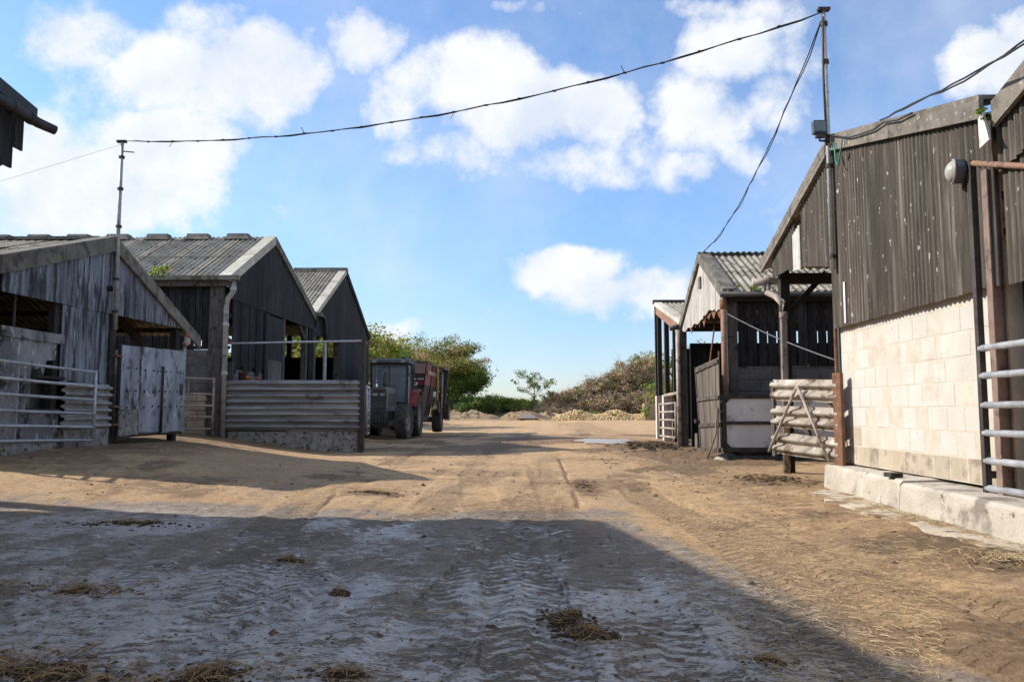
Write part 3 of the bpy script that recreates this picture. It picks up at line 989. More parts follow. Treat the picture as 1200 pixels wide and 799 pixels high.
def block_wall(parent, axis, plane, u0, u1, z0, z1, bl, bh, joint, depth, mats, mortar, face=-1, sink=0.012):
    """Blocks of a wall as pieces on a mortar core. axis 'y': wall runs along y in plane x; axis 'x': runs along x in plane y."""
    core = MB()
    lo, hi = plane + sink, plane + depth
    if axis == 'y':
        core.box(lo, hi, u0, u1, z0, z1)
    else:
        core.box(u0, u1, lo, hi, z0, z1)
    core.build('mortar_core', mortar, parent)
    cache = {}
    rows = int(math.ceil((z1 - z0) / bh - 0.05))
    for r in range(rows):
        za, zb = z0 + r * bh, min(z0 + (r + 1) * bh, z1)
        u = u0 - (bl / 2 if r % 2 else 0)
        while u < u1 - 0.02:
            a, b = max(u, u0), min(u + bl, u1)
            u += bl
            if b - a < 0.04:
                continue
            mt = mats(r, rows, (a + b) / 2)
            key = (round(b - a, 3), round(zb - za, 3), mt)
            if key not in cache:
                mb = MB()
                L, Hh, D, c = b - a - joint, zb - za - joint, 0.06, 0.007
                if axis == 'y':
                    V = [(0, -L / 2 + c, -Hh / 2 + c), (0, L / 2 - c, -Hh / 2 + c), (0, L / 2 - c, Hh / 2 - c), (0, -L / 2 + c, Hh / 2 - c),
                         (c, -L / 2, -Hh / 2), (c, L / 2, -Hh / 2), (c, L / 2, Hh / 2), (c, -L / 2, Hh / 2),
                         (D, -L / 2, -Hh / 2), (D, L / 2, -Hh / 2), (D, L / 2, Hh / 2), (D, -L / 2, Hh / 2)]
                else:
                    V = [(-L / 2 + c, 0, -Hh / 2 + c), (L / 2 - c, 0, -Hh / 2 + c), (L / 2 - c, 0, Hh / 2 - c), (-L / 2 + c, 0, Hh / 2 - c),
                         (-L / 2, c, -Hh / 2), (L / 2, c, -Hh / 2), (L / 2, c, Hh / 2), (-L / 2, c, Hh / 2),
                         (-L / 2, D, -Hh / 2), (L / 2, D, -Hh / 2), (L / 2, D, Hh / 2), (-L / 2, D, Hh / 2)]
                Fq = [(0, 1, 2, 3)] + [(i, 4 + i, 4 + (i + 1) % 4, (i + 1) % 4) for i in range(4)] + \
                     [(4 + i, 8 + i, 8 + (i + 1) % 4, 4 + (i + 1) % 4) for i in range(4)]
                mb.v, mb.f = V, Fq
                cache[key] = mesh_of(mb, 'block', mt)
            e = random.uniform(0, 0.005)
            if axis == 'y':
                loc = (plane + e, (a + b) / 2, (za + zb) / 2)
            else:
                loc = ((a + b) / 2, plane + e, (za + zb) / 2)
            piece('block', cache[key], parent, loc, Matrix.Rotation(random.uniform(-0.008, 0.008), 4, 'Z'))


def armco(p0, p1, h=0.30, depth=0.075, name='beam', mat='armco_shade', parent=None, out=(0, -1, 0), local=False):
    """W-section barrier beam from p0 to p1 (bottom edge), bulging along out."""
    p0, p1, o = Vector(p0), Vector(p1), Vector(out)
    prof = [(0.0, 0.0), (0.04, 0.10), (0.75, 0.17), (1.0, 0.22), (1.0, 0.30), (0.75, 0.35), (0.05, 0.44), (0.0, 0.5)]
    prof = prof + [(d, 1 - z) for d, z in reversed(prof[:-1])]
    n = len(prof)
    segs = 6
    V, F = [], []
    for t in (0.0, 0.006):
        for s in range(segs + 1):
            b = p0.lerp(p1, s / segs) + Vector((0, 0, random.uniform(-0.006, 0.006)))
            for d, z in prof:
                V.append(b + o * (d * depth - t) + Vector((0, 0, z * h)))
    m = (segs + 1) * n
    for s in range(segs):
        for i in range(n - 1):
            a = s * n + i
            F.append((a, a + 1, a + n + 1, a + n))
            F.append((m + a, m + a + n, m + a + n + 1, m + a + 1))
    mb = MB()
    mb.v, mb.f = [tuple(v) for v in V], F
    return mb.build(name, mat, parent, smooth=True, local=local)


def field_gate(name, label, p0, p1, h, rails, mat, r=0.022, stays=(), group=None, sag=0.0, close=True, brace=False, extra_mat=None):
    """Tubular gate from the hinge foot p0 to the free-end foot p1 (bottom rail height), with rails children."""
    p0, p1 = Vector(p0), Vector(p1)
    t = thing(name, label, 'gate', p0, 0, group)
    up = Vector((0, 0, 1))
    for k, f in enumerate(rails):
        z = up * (f * h)
        q = p1 + Vector((0, 0, -sag * f))
        mb = MB().tube([p0 + z, (p0 + q) / 2 + z + Vector((0, 0, random.uniform(-0.008, 0.008))), q + z], r, 8)
        mb.build('rail', mat, t, True)
    MB().tube([p0 - up * 0.02, p0 + up * (h + 0.03)], r * 1.15, 8).build('stile', extra_mat or mat, t, True)
    MB().tube([p1 - up * 0.02, p1 + up * (h + 0.03 - sag)], r * 1.15, 8).build('stile', extra_mat or mat, t, True)
    for f in stays:
        q = p0.lerp(p1, f)
        off = (p1 - p0).cross(up).normalized() * (-r * 1.3)
        MB().beam(q + off, q + off + up * h, 0.035, 0.012, up=(p1 - p0)).build('stay', mat, t)
    if brace:
        MB().beam(p0, p1 + up * h, 0.03, 0.02, up=(0, 0, 1)).build('brace', mat, t)
    return t


def gutter_pipe(parent, pts, r, mat, name='gutter'):
    return MB().tube(pts, r, 10).build(name, mat, parent, True)


# ------------------------------------------------------------------ left row: near barn whose corner hangs into the picture
def lin(y0, z0, y1, z1):
    return lambda y: z0 + (z1 - z0) * (y - y0) / (y1 - y0)


def build_near_barn():
    t = thing('barn', 'dark boarded barn corner with round black gutter hanging in at the top left', 'barn', (-5.9, 8.9, gz(-5.9, 8.9)))
    ridge_y, ez, rz = -1.0, 4.52, 5.92
    # roof
    roof_slope(t, -14.0, -6.0, (9.0, ez), (ridge_y, rz), rows=3, width=1.0)
    mb = MB().prism([(ridge_y, rz), (-11, ez), (-11, ez + 0.03), (ridge_y, rz + 0.03)], lambda a, b, s: (s, a, b), -14, -5.85)
    mb.build('rear_roof', 'roof_sheet', t)
    rake(t, -5.84, [(9.0, ez), (ridge_y, rz)], 'gutter_black', h=0.12, t=0.03, w=0.3, xs=1)
    # gable boards over the opening at the far corner, then solid wall out of view
    ys = [9.0 - 0.17 * k for k in range(11)]
    for k, (b, a) in enumerate(zip(ys[:-1], ys[1:])):
        zb = 3.78 + (0.27 if k == 0 else 0.0) + random.uniform(-0.02, 0.02)
        mb = MB().prism([(a + 0.012, zb), (b, zb), (b, ez + 0.14 * (9 - b) - 0.06), (a + 0.012, ez + 0.14 * (9 - a) - 0.06)],
                        lambda p, q, s: (s, p, q), -5.99 - 0.004 * (k % 2), -5.965 - 0.004 * (k % 2))
        mb.build('board', 'black_board', t)
    MB().box(-6.05, -5.93, -11, 7.3, gz(-6, 6) - 0.3, 4.75).build('wall', 'black_board', t)
    MB().prism([(7.3, 4.75), (-11, 4.5), (ridge_y, rz - 0.05)], lambda p, q, s: (s, p, q), -6.04, -5.94).build('gable_wall', 'black_board', t)
    MB().box(-14, -6.06, 2.0, 2.12, -0.3, 5.3).build('cross_wall', 'black_board', t)
    for x in (-9.4, -13.6):
        MB().box(x - 0.1, x + 0.1, 8.7, 8.9, -0.1, ez - 0.12).build('post', 'dark_wood', t)
    MB().box(-14, -6.05, -11, -10.9, -0.3, ez).build('rear_wall', 'black_board', t)
    MB().beam((-6.3, 8.95, ez - 0.12), (-6.3, 5.0, ez + 0.42), 0.10, 0.16).build('rafter', 'dark_wood', t)
    MB().beam((-6.6, 8.8, ez - 0.09), (-5.95, 8.8, ez - 0.09), 0.08, 0.12).build('purlin', 'dark_wood', t)
    g = MB().tube([(-5.83, 4.5, 4.50), (-5.80, 8.0, 4.40), (-5.70, 8.85, 4.33), (-5.60, 9.02, 4.30)], [0.062, 0.062, 0.06, 0.055], 12)
    gg = g.build('gutter', 'gutter_black', t, True)
    for f in (0.55, 0.86):
        p = Vector((-5.80, 8.0, 4.40)).lerp(Vector((-5.70, 8.85, 4.33)), f)
        MB().lathe([(0.062, -0.03), (0.072, -0.028), (0.072, 0.028), (0.062, 0.03)], p, (0.10, 0.85, -0.07), 12).build('joint', 'gutter_black', gg, True)


build_near_barn()


# ------------------------------------------------------------------ low barn with weathered blue-grey gable
def build_low_barn():
    t = thing('barn', 'low barn with streaked blue-grey sheet gable and open bays, behind the tubular gate', 'barn', (-7.0, 13.0, 0.45))
    X = -7.0
    ap = (13.03, 3.84)
    ne, fe = (10.30, 3.02), (16.35, 2.60)
    g0 = 0.30
    top_n, top_f = lin(*ne, *ap), lin(*fe, *ap)
    roof = lambda y: top_n(y) if y < ap[0] else top_f(y)
    roof_slope(t, -16.0, -7.02, (ne[0] - 0.10, ne[1] - 0.045), ap, rows=2)
    roof_slope(t, -16.0, -7.02, (fe[0] + 0.1, fe[1] - 0.035), ap, rows=2)
    rake(t, X, [(ne[0] - 0.10, ne[1] + 0.0), (ap[0], ap[1] + 0.05)], 'verge', h=0.22, xs=1, w=0.22)
    rake(t, X, [(fe[0] + 0.25, fe[1] - 0.09), (ap[0], ap[1] + 0.05)], 'verge', h=0.20, xs=1, w=0.22)
    MB().beam((-16, ap[0], ap[1] + 0.03), (X - 0.2, ap[0], ap[1] + 0.03), 0.34, 0.05).build('ridge_cap', 'verge', t)
    # gable cladding: sheets from the verge down to the tie level
    ys = [10.30, 10.62, 10.95, 11.5, 12.05, 12.6, 13.0, 13.5, 14.05, 14.6, 15.1, 15.55, 15.98]
    gable_sheets(t, X - 0.02, ys, lambda y: 2.60 + 0.012 * (y - 12), lambda y: max(roof(y) - 0.05, 2.66), 'blue_grey_sheet', jitter=0.01)
    # full-height sheets between the two bays
    ys = [11.72, 12.15, 12.6, 13.03]
    gable_sheets(t, X - 0.035, ys, lambda y: 1.43 + 0.03 * math.sin(9 * y), lambda y: 2.63, 'blue_grey_sheet', jitter=0.008)
    # posts, purlins and rafters inside
    MB().box(X - 0.16, X - 0.06, 11.60, 11.74, g0, 2.7).build('post', 'dark_wood', t)
    MB().box(X - 0.14, X + 0.01, 13.06, 13.24, g0, 2.62).build('post', 'dark_wood', t)
    MB().box(X - 0.16, X - 0.04, 15.62, 15.78, g0, 2.62).build('post', 'dark_wood', t)
    MB().tube([(X - 0.10, 10.72, 2.1), (X - 0.10, 10.72, 2.66)], 0.022, 8).build('post', 'dark_steel', t)
    for y in (10.5, 10.95, 11.7, 12.4, 13.7, 14.4, 15.2, 15.9):
        z = roof(y) - 0.10
        MB().box(-16, X - 0.06, y - 0.04, y + 0.04, z - 0.09, z).build('purlin', 'grey_timber', t)
    for x in (-8.0, -11.5, -15.5):
        MB().beam((x, ne[0], ne[1] - 0.25), (x, ap[0], ap[1] - 0.25), 0.09, 0.16).build('rafter', 'dark_wood', t)
        MB().beam((x, fe[0], fe[1] - 0.25), (x, ap[0], ap[1] - 0.25), 0.09, 0.16).build('rafter', 'dark_wood', t)
    MB().box(-16.05, -15.95, 10.3, 16.3, g0, 3.6).build('rear_wall', 'black_board', t)
    MB().box(-9.4, X - 1.2, 16.15, 16.25, g0, 1.7).build('side_wall', 'grey_block', t)
    MB().box(-16, -9.42, 16.15, 16.25, g0, 2.5).build('side_wall', 'black_board', t)
    MB().box(-16, X - 0.1, 10.31, 10.40, g0, 2.8).build('side_wall', 'black_board', t)
    # manger wall under the left bay: rough rendered slabs with a knocked-through hatch
    zt = 2.13
    MB().box(X - 0.14, X + 0.0, 10.30, 11.0, g0, zt - 0.14).build('rendered_slab', 'plaster', t)
    MB().prism([(11.01, 1.72), (11.12, 1.58), (11.22, 1.62), (11.30, 1.50), (11.36, 1.72), (11.58, 1.74), (11.60, zt - 0.14), (11.01, zt - 0.14)],
               lambda a, b, s: (s, a, b), X - 0.13, X - 0.006).build('rendered_slab', 'plaster', t)
    MB().box(X - 0.13, X - 0.01, 11.0, 11.72, g0, 0.98).build('rendered_slab', 'plaster', t)
    MB().box(X - 0.42, X - 0.30, 10.9, 11.9, 0.9, 1.75).build('hatch_back', 'grey_block', t)
    MB().box(X - 0.16, X + 0.02, 10.30, 11.74, zt - 0.139, zt).build('wall_cap', 'plaster', t)
    MB().box(X - 0.10, X + 0.035, 11.0, 11.78, 1.46, 1.50).build('lintel', 'dark_wood', t)
    MB().box(X - 0.12, X + 0.03, 11.0, 11.70, 0.98, 1.02).build('sill', 'grey_timber', t)
    # barrier rails under the sheets, on a rubble base
    for k in range(3):
        armco((X + 0.02, 11.72, 0.70 + k * 0.245), (X + 0.02, 13.06, 0.70 + k * 0.245), 0.235, 0.07, 'barrier_rail', 'dull_galvanised', t, (1, 0, 0))
    MB().box(X - 0.15, X + 0.05, 11.78, 13.05, g0, 0.71).build('rubble_base', 'rough_concrete', t)
    MB().box(X - 0.05, X + 0.16, 10.30, 11.40, g0, 0.56).build('rubble_base', 'rough_concrete', t)
    # sheeted door in the right bay: three patched galvanised sheets on a frame
    d = MB()
    P0, P1 = Vector((X + 0.05, 13.30, 0)), Vector((X + 0.16, 15.52, 0))
    fr = lambda f, z, o=0.0: P0.lerp(P1, f) + Vector((o, 0, z))
    for a, b in (((0.0, 0.52), (0.0, 2.12)), ((1.0, 0.55), (1.0, 2.17)), ((0, 0.56), (1, 0.59)), ((0, 2.10), (1, 2.15)), ((0, 1.3), (1, 1.34))):
        d.beam(fr(*a), fr(*b), 0.05, 0.05)
    door = d.build('door', 'dark_steel', t)
    for (f0, f1, z0, z1, o, mt) in ((0.0, 0.30, 1.02, 2.12, 0.035, 'door_sheet'), (0.27, 0.62, 0.62, 2.14, 0.044, 'door_sheet'),
                                    (0.60, 1.0, 0.60, 2.16, 0.052, 'door_sheet'), (0.0, 0.27, 0.58, 1.01, 0.030, 'rough_concrete')):
        n = 5
        poly = [(f0 + (f1 - f0) * i / n, z0 + (0.012 * math.sin(5 * i + 9 * f0))) for i in range(n + 1)] + [(f1, z1), (f0, z1 - 0.01)]
        mb = MB().prism(poly, lambda a, b, s: tuple(fr(a, b, s)), o, o + 0.006)
        mb.build('door_sheet', mt, door)
    MB().tube([fr(0.595, 0.6, 0.075), fr(0.600, 1.82, 0.075)], 0.022, 8).build('door_bar', 'dark_steel', door, True)
    for z in (1.06, 1.34, 1.72):
        for f in (0.08, 0.2, 0.33, 0.46, 0.56, 0.66, 0.74, 0.86, 0.95):
            p = fr(f, z + 0.02 * f + random.uniform(-0.012, 0.012), 0.055)
            MB().lathe([(0.019, 0), (0.019, 0.012), (0.0, 0.016)], p, (1, 0, 0), 8).build('bolt', 'gutter_black', door)
    MB().box(X + 0.19, X + 0.215, 15.30, 15.45, 1.30, 1.52).build('latch', 'gutter_black', door)
    # pole-side fittings
    MB().tube([(X + 0.06, 13.16, 1.6), (X + 0.06, 13.16, 0.55)], 0.02, 8).build('hinge_rod', 'dark_steel', t, True)
    for z in (0.75, 1.05, 1.9):
        MB().box(X - 0.02, X + 0.10, 13.12, 13.32, z, z + 0.035).build('hinge', 'rust', t)
    MB().lathe([(0.05, -0.03), (0.05, 0.03)], (X + 0.03, 12.93, 3.02), (1, 0, 0), 12).build('junction_box', 'dark_steel', t)
    # far-corner strut with a scrap of red and white tape
    MB().tube([(X + 0.12, 15.66, 0.5), (X + 0.12, 15.66, 2.32)], 0.035, 8).build('corner_post', 'pipe_grey', t, True)
    w = MB().tube([(X + 0.13, 15.60, 2.30), (X + 0.16, 15.68, 2.36), (X + 0.13, 15.74, 2.44), (X + 0.10, 15.80, 2.52)], [0.05, 0.07, 0.06, 0.03], 8)
    w.build('tape_wrap', 'pipe_tan', t, True)
    MB().lathe([(0.03, -0.02), (0.05, 0), (0.03, 0.02)], (X + 0.17, 15.72, 2.50), (1, 0.2, 0.4), 8).build('tape_end', 'red_plastic', t, True)


build_low_barn()


# ------------------------------------------------------------------ two tall black barns with corrugated roofs
def build_black_barns():
    X = -7.45
    # --- nearer
    t = thing('barn', 'black boarded barn with ridge vents and drainpipe, behind the steel crash-barrier fence', 'barn', (X, 19.5, 0.1))
    ne, ap, fe = (19.35, 4.28), (22.75, 6.02), (27.3, 4.32)
    tn, tf = lin(*ne, *ap), lin(*fe, *ap)
    roof = lambda y: tn(y) if y < ap[0] else tf(y)
    roof_slope(t, -18.0, X - 0.02, (ne[0] - 0.15, ne[1] - 0.075), ap, rows=2)
    MB().prism([(ap[0], ap[1]), (fe[0], fe[1]), (fe[0], fe[1] + 0.03), (ap[0], ap[1] + 0.03)], lambda a, b, s: (s, a, b), -18, X + 0.02).build('far_roof', 'roof_sheet', t)
    rake(t, X, [(ne[0] - 0.12, ne[1] - 0.02), (ap[0], ap[1] + 0.03)], 'verge_pale', h=0.22, xs=1, w=0.26)
    rake(t, X, [(fe[0], fe[1]), (ap[0], ap[1] + 0.03)], 'verge', h=0.2, xs=1, w=0.2)
    for k in range(9):
        x = X - 1.05 - k * 1.18
        mb = MB().prism([(-0.20, 0.02), (0.20, 0.02), (0.13, 0.13), (-0.13, 0.13)], lambda a, b, s: (s, ap[0] + a, ap[1] + b), x - 0.30, x + 0.30)
        mb.prism([(-0.26, -0.06), (0.26, -0.06), (0.2, 0.021), (-0.2, 0.021)], lambda a, b, s: (s, ap[0] + a, ap[1] + b), x - 0.36, x + 0.36)
        mb.build('ridge_vent', 'verge', t)
    MB().prism([(-0.2, -0.07), (0.2, -0.07), (0.05, 0.025), (-0.05, 0.025)], lambda a, b, s: (s, ap[0] + a, ap[1] + b), -18, X + 0.03).build('ridge_cap', 'verge', t)
    # long side facing the yard's near end: spaced boards over a block wall
    slats_y(t, 19.42, -13.5, X - 0.50, 2.50, 4.20, 0.155, 0.022, 'black_board')
    slats_y(t, 19.47, -13.5, X - 0.50, 2.72, 4.15, 0.155, 0.030, 'black_board', name='backing_board')
    MB().box(-13.5, X, 19.50, 19.58, 3.30, 3.40).build('sheeting_rail', 'dark_wood', t)
    MB().box(-13.5, X, 19.50, 19.58, 2.52, 2.60).build('sheeting_rail', 'dark_wood', t)
    MB().box(X - 0.47, X - 0.13, 19.36, 19.70, 0.05, 4.22).build('corner_post', 'grey_timber', t)
    block_wall(t, 'x', 19.40, -10.2, X - 0.47, 0.10, 2.50, 0.45, 0.225, 0.014, 0.15,
               lambda r, n, u: 'grey_block' if r > 5 else 'brown_block', 'grey_mortar')
    MB().box(-18, -10.2, 19.42, 19.55, 0.0, 2.50).build('side_wall', 'grey_block', t)
    # gutter along that side and the swan-neck drainpipe
    MB().prism([(-0.10, 0.0), (0.02, 0.0), (0.02, 0.10), (-0.10, 0.11)], lambda a, b, s: (s, 19.20 + a, 4.20 + b), -13.5, X + 0.33).build('gutter', 'verge', t)
    MB().box(-13.5, X + 0.2, 19.22, 19.34, 4.06, 4.19).build('eaves_board', 'grey_timber', t)
    pp = MB().tube([(X + 0.18, 19.22, 4.22), (X + 0.18, 19.22, 4.08), (X + 0.16, 19.22, 3.90), (X + 0.03, 19.24, 3.74), (X + 0.0, 19.25, 3.55), (X + 0.0, 19.25, 0.33)], 0.062, 12)
    pipe = pp.build('drainpipe', 'pipe_grey', t, True)
    for z in (3.98, 3.10, 1.9):
        c = (X + 0.17, 19.22, z) if z > 3.8 else (X, 19.25, z)
        MB().lathe([(0.062, -0.05), (0.078, -0.045), (0.078, 0.045), (0.062, 0.05)], c, (0, 0, 1), 12).build('collar', 'pipe_grey', pipe, True)
    # gable towards the yard
    ys = [19.45 + 0.60 * k for k in range(14)]
    ys[-1] = 27.25
    gable_sheets(t, X - 0.02, ys, lambda y: 3.79, lambda y: max(roof(y) - 0.06, 3.82), 'black_sheet', jitter=0.006)
    # boards between corner post and door, their feet stepped
    yy = 19.75
    k = 0
    while yy < 22.6:
        w = random.uniform(0.24, 0.34)
        MB().box(X - 0.04 - 0.01 * (k % 2), X - 0.015 - 0.01 * (k % 2), yy, yy + w - 0.03, 1.95 + 0.10 * (k % 3), 3.80).build('board', 'black_board', t)
        yy += w
        k += 1
    MB().box(X - 0.20, X - 0.05, 19.7, 22.5, 0.05, 2.05).build('low_wall', 'grey_block', t)
    dr = MB().box(X - 0.01, X + 0.03, 22.15, 23.75, 0.35, 3.72).build('sliding_door', 'black_sheet', t)
    MB().box(X + 0.031, X + 0.045, 22.35, 23.55, 0.6, 2.45).build('door_patch', 'grey_block', dr)
    for y in (23.9, 26.35):
        MB().box(X - 0.20, X - 0.02, y, y + 0.16, 0.05, 3.80).build('post', 'grey_timber', t)
    MB().beam((X - 0.1, 26.3, 3.4), (X - 0.1, 25.7, 3.79), 0.12, 0.10).build('knee_brace', 'grey_timber', t)
    MB().box(X - 0.12, X - 0.04, 26.75, 27.25, 0.05, 3.80).build('end_boards', 'black_board', t)
    MB().box(-18.05, -17.95, 19.4, 27.2, 0, 5.9).build('rear_wall', 'black_board', t)
    for x in (-10.0, -13.0, -16.0):
        MB().box(x - 0.1, x + 0.1, 27.0, 27.2, 0, 4.3).build('post', 'dark_wood', t)
    MB().box(-18, X - 0.2, 27.05, 27.2, 3.95, 4.25).build('valley_beam', 'dark_wood', t)
    # --- farther
    t = thing('barn', 'farthest black gabled barn on the left, just behind the parked tractor', 'barn', (X, 32.0, 0.1))
    ne, ap, fe = (27.5, 4.45), (31.8, 6.66), (36.7, 4.46)
    tn, tf = lin(*ne, *ap), lin(*fe, *ap)
    roof = lambda y: tn(y) if y < ap[0] else tf(y)
    roof_slope(t, -16.5, X - 0.02, (ne[0] - 0.1, ne[1] - 0.05), ap, rows=2)
    MB().prism([(ap[0], ap[1]), (fe[0], fe[1]), (fe[0], fe[1] + 0.03), (ap[0], ap[1] + 0.03)], lambda a, b, s: (s, a, b), -16.5, X + 0.02).build('far_roof', 'roof_sheet', t)
    rake(t, X, [(ne[0] - 0.1, ne[1] - 0.02), (ap[0], ap[1] + 0.03)], 'verge_pale', h=0.16, xs=1, w=0.26)
    rake(t, X, [(fe[0], fe[1]), (ap[0], ap[1] + 0.03)], 'black_sheet', h=0.2, xs=1, w=0.2)
    MB().prism([(-0.2, -0.07), (0.2, -0.07), (0.12, 0.12), (-0.12, 0.12)], lambda a, b, s: (s, ap[0] + a, ap[1] + b), X - 2.1, X + 0.06).build('ridge_cap', 'verge', t)
    ys = [27.5 + 0.657 * k for k in range(15)]
    gable_sheets(t, X - 0.02, ys, lambda y: 3.62 if y < 31.2 else 0.15, lambda y: max(roof(y) - 0.06, 3.66), 'black_sheet', jitter=0.008)
    for y in (27.35, 30.95):
        MB().box(X - 0.24, X - 0.02, y, y + 0.22, 0.05, 3.9).build('post', 'grey_timber', t)
    MB().beam((X - 0.1, 27.5, 3.1), (X - 0.1, 28.2, 3.62), 0.12, 0.10).build('knee_brace', 'grey_timber', t)
    MB().tube([(X + 0.10, 28.35, 0.1), (X + 0.10, 28.35, 3.55)], 0.07, 10).build('drainpipe', 'pipe_grey', t, True)
    MB().tube([(X + 0.10, 27.6, 4.38), (X + 0.10, 28.1, 4.30), (X + 0.10, 28.35, 4.0), (X + 0.10, 28.35, 3.5)], 0.075, 10).build('swan_neck', 'gutter_black', t, True)
    MB().box(X - 1.2, X + 0.22, 27.25, 27.6, 4.28, 4.40).build('valley_gutter', 'verge', t)
    MB().box(-16.5, X - 0.05, 36.5, 36.65, 0, 3.45).build('far_wall', 'black_board', t)
    for k in range(6):
        x = X - 0.3 - k * 1.7
        MB().box(x - 0.1, x + 0.1, 36.5, 36.7, 3.45, 4.45).build('post', 'dark_wood', t)
    MB().box(-16.55, -16.45, 27.4, 36.6, 0, 6.2).build('rear_wall', 'black_board', t)


build_black_barns()


# ------------------------------------------------------------------ crash-barrier fence beside the black barn
def build_barrier_fence():
    Y = 19.38
    t = thing('fence', 'fence of four stacked steel crash barriers on a concrete kerb beside the tractor', 'fence', (-5.7, Y, 0.12))
    MB().box(-7.36, -4.18, Y - 0.02, Y + 0.16, 0.0, 0.49).build('kerb', 'rough_concrete', t)
    for k in range(4):
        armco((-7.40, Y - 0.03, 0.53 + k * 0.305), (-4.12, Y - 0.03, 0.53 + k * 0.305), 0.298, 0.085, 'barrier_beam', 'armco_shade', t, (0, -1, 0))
    MB().box(-4.16, -4.02, Y - 0.09, Y + 0.06, 0.0, 2.72).build('post', 'dark_steel', t)
    MB().box(-7.44, -7.32, Y + 0.02, Y + 0.12, 0.0, 2.2).build('post', 'dark_steel', t)
    MB().tube([(-7.50, Y - 0.10, 2.64), (-4.10, Y - 0.10, 2.70)], 0.026, 8).build('top_rail', 'galvanised', t, True)
    MB().prism([(-7.56, 2.62), (-7.18, 2.62), (-7.44, 2.84), (-7.56, 2.84)], lambda a, b, s: (a, Y + s, b), -0.05, -0.04).build('bracket', 'rust', t)
    MB().lathe([(0.0, -0.03), (0.05, -0.02), (0.05, 0.02), (0.0, 0.03)], (-3.98, Y - 0.05, 2.64), (1, 0, 0), 10).build('insulator', 'rust_pipe', t, True)
    return t


build_barrier_fence()

# gates along the left
field_gate('field_gate', 'galvanised six-bar tubular gate in front of the low blue-grey barn', (-6.86, 9.5, 0.62), (-6.82, 12.35, 0.54), 1.04,
           (0, 0.19, 0.39, 0.59, 0.79, 1.0), 'galvanised', 0.023, stays=(0.36,), sag=-0.02)
field_gate('field_gate', 'tan-coloured six-bar gate closing the gap beside the low barn', (-7.62, 19.05, 0.34), (-8.95, 19.05, 0.30), 1.42,
           (0, 0.16, 0.36, 0.55, 0.74, 1.0), 'pipe_tan', 0.024, stays=(0.45,), sag=-0.09)
field_gate('field_gate', 'narrow galvanised gate standing open between fence post and tractor', (-4.02, 19.62, 0.42), (-4.32, 21.4, 0.40), 1.18,
           (0, 0.16, 0.33, 0.5, 0.68, 0.85, 1.0), 'galvanised', 0.028)

# small things standing about on the barrier's far side
def small_tub(name, label, loc, r, h, mat, cat='tub'):
    t = thing(name, label, cat, loc)
    MB().lathe([(0, 0), (r * 0.85, 0), (r, h), (r * 1.06, h), (r * 1.06, h + 0.02), (r * 0.95, h + 0.02), (r * 0.8, 0.03), (0, 0.03)], loc, (0, 0, 1), 16).build('shell', mat, t, True)
    hp = [(loc[0] + r * math.cos(a), loc[1], loc[2] + h + r * 0.9 * math.sin(a)) for a in [math.pi * k / 8 for k in range(9)]]
    MB().tube(hp, 0.008, 6).build('handle', 'dark_steel', t, True)
    return t


ld = MB().box(-7.42, -6.0, 19.62, 20.0, 0.0, 1.70).build('feed_bunker', 'grey_block')
tag(ld, 'low grey block ledge directly behind the crash barriers', 'ledge')
small_tub('bucket', 'rust-red bucket on the ledge beside the white drainpipe', (-7.20, 19.75, 1.70), 0.09, 0.24, 'rust')
small_tub('bucket', 'orange bucket, left of the two small bright ones behind the crash barriers', (-7.06, 19.80, 1.70), 0.08, 0.12, 'orange_plastic')
small_tub('bucket', 'red bucket, right of the two small bright ones behind the crash barriers', (-6.80, 19.80, 1.70), 0.07, 0.10, 'red_plastic')


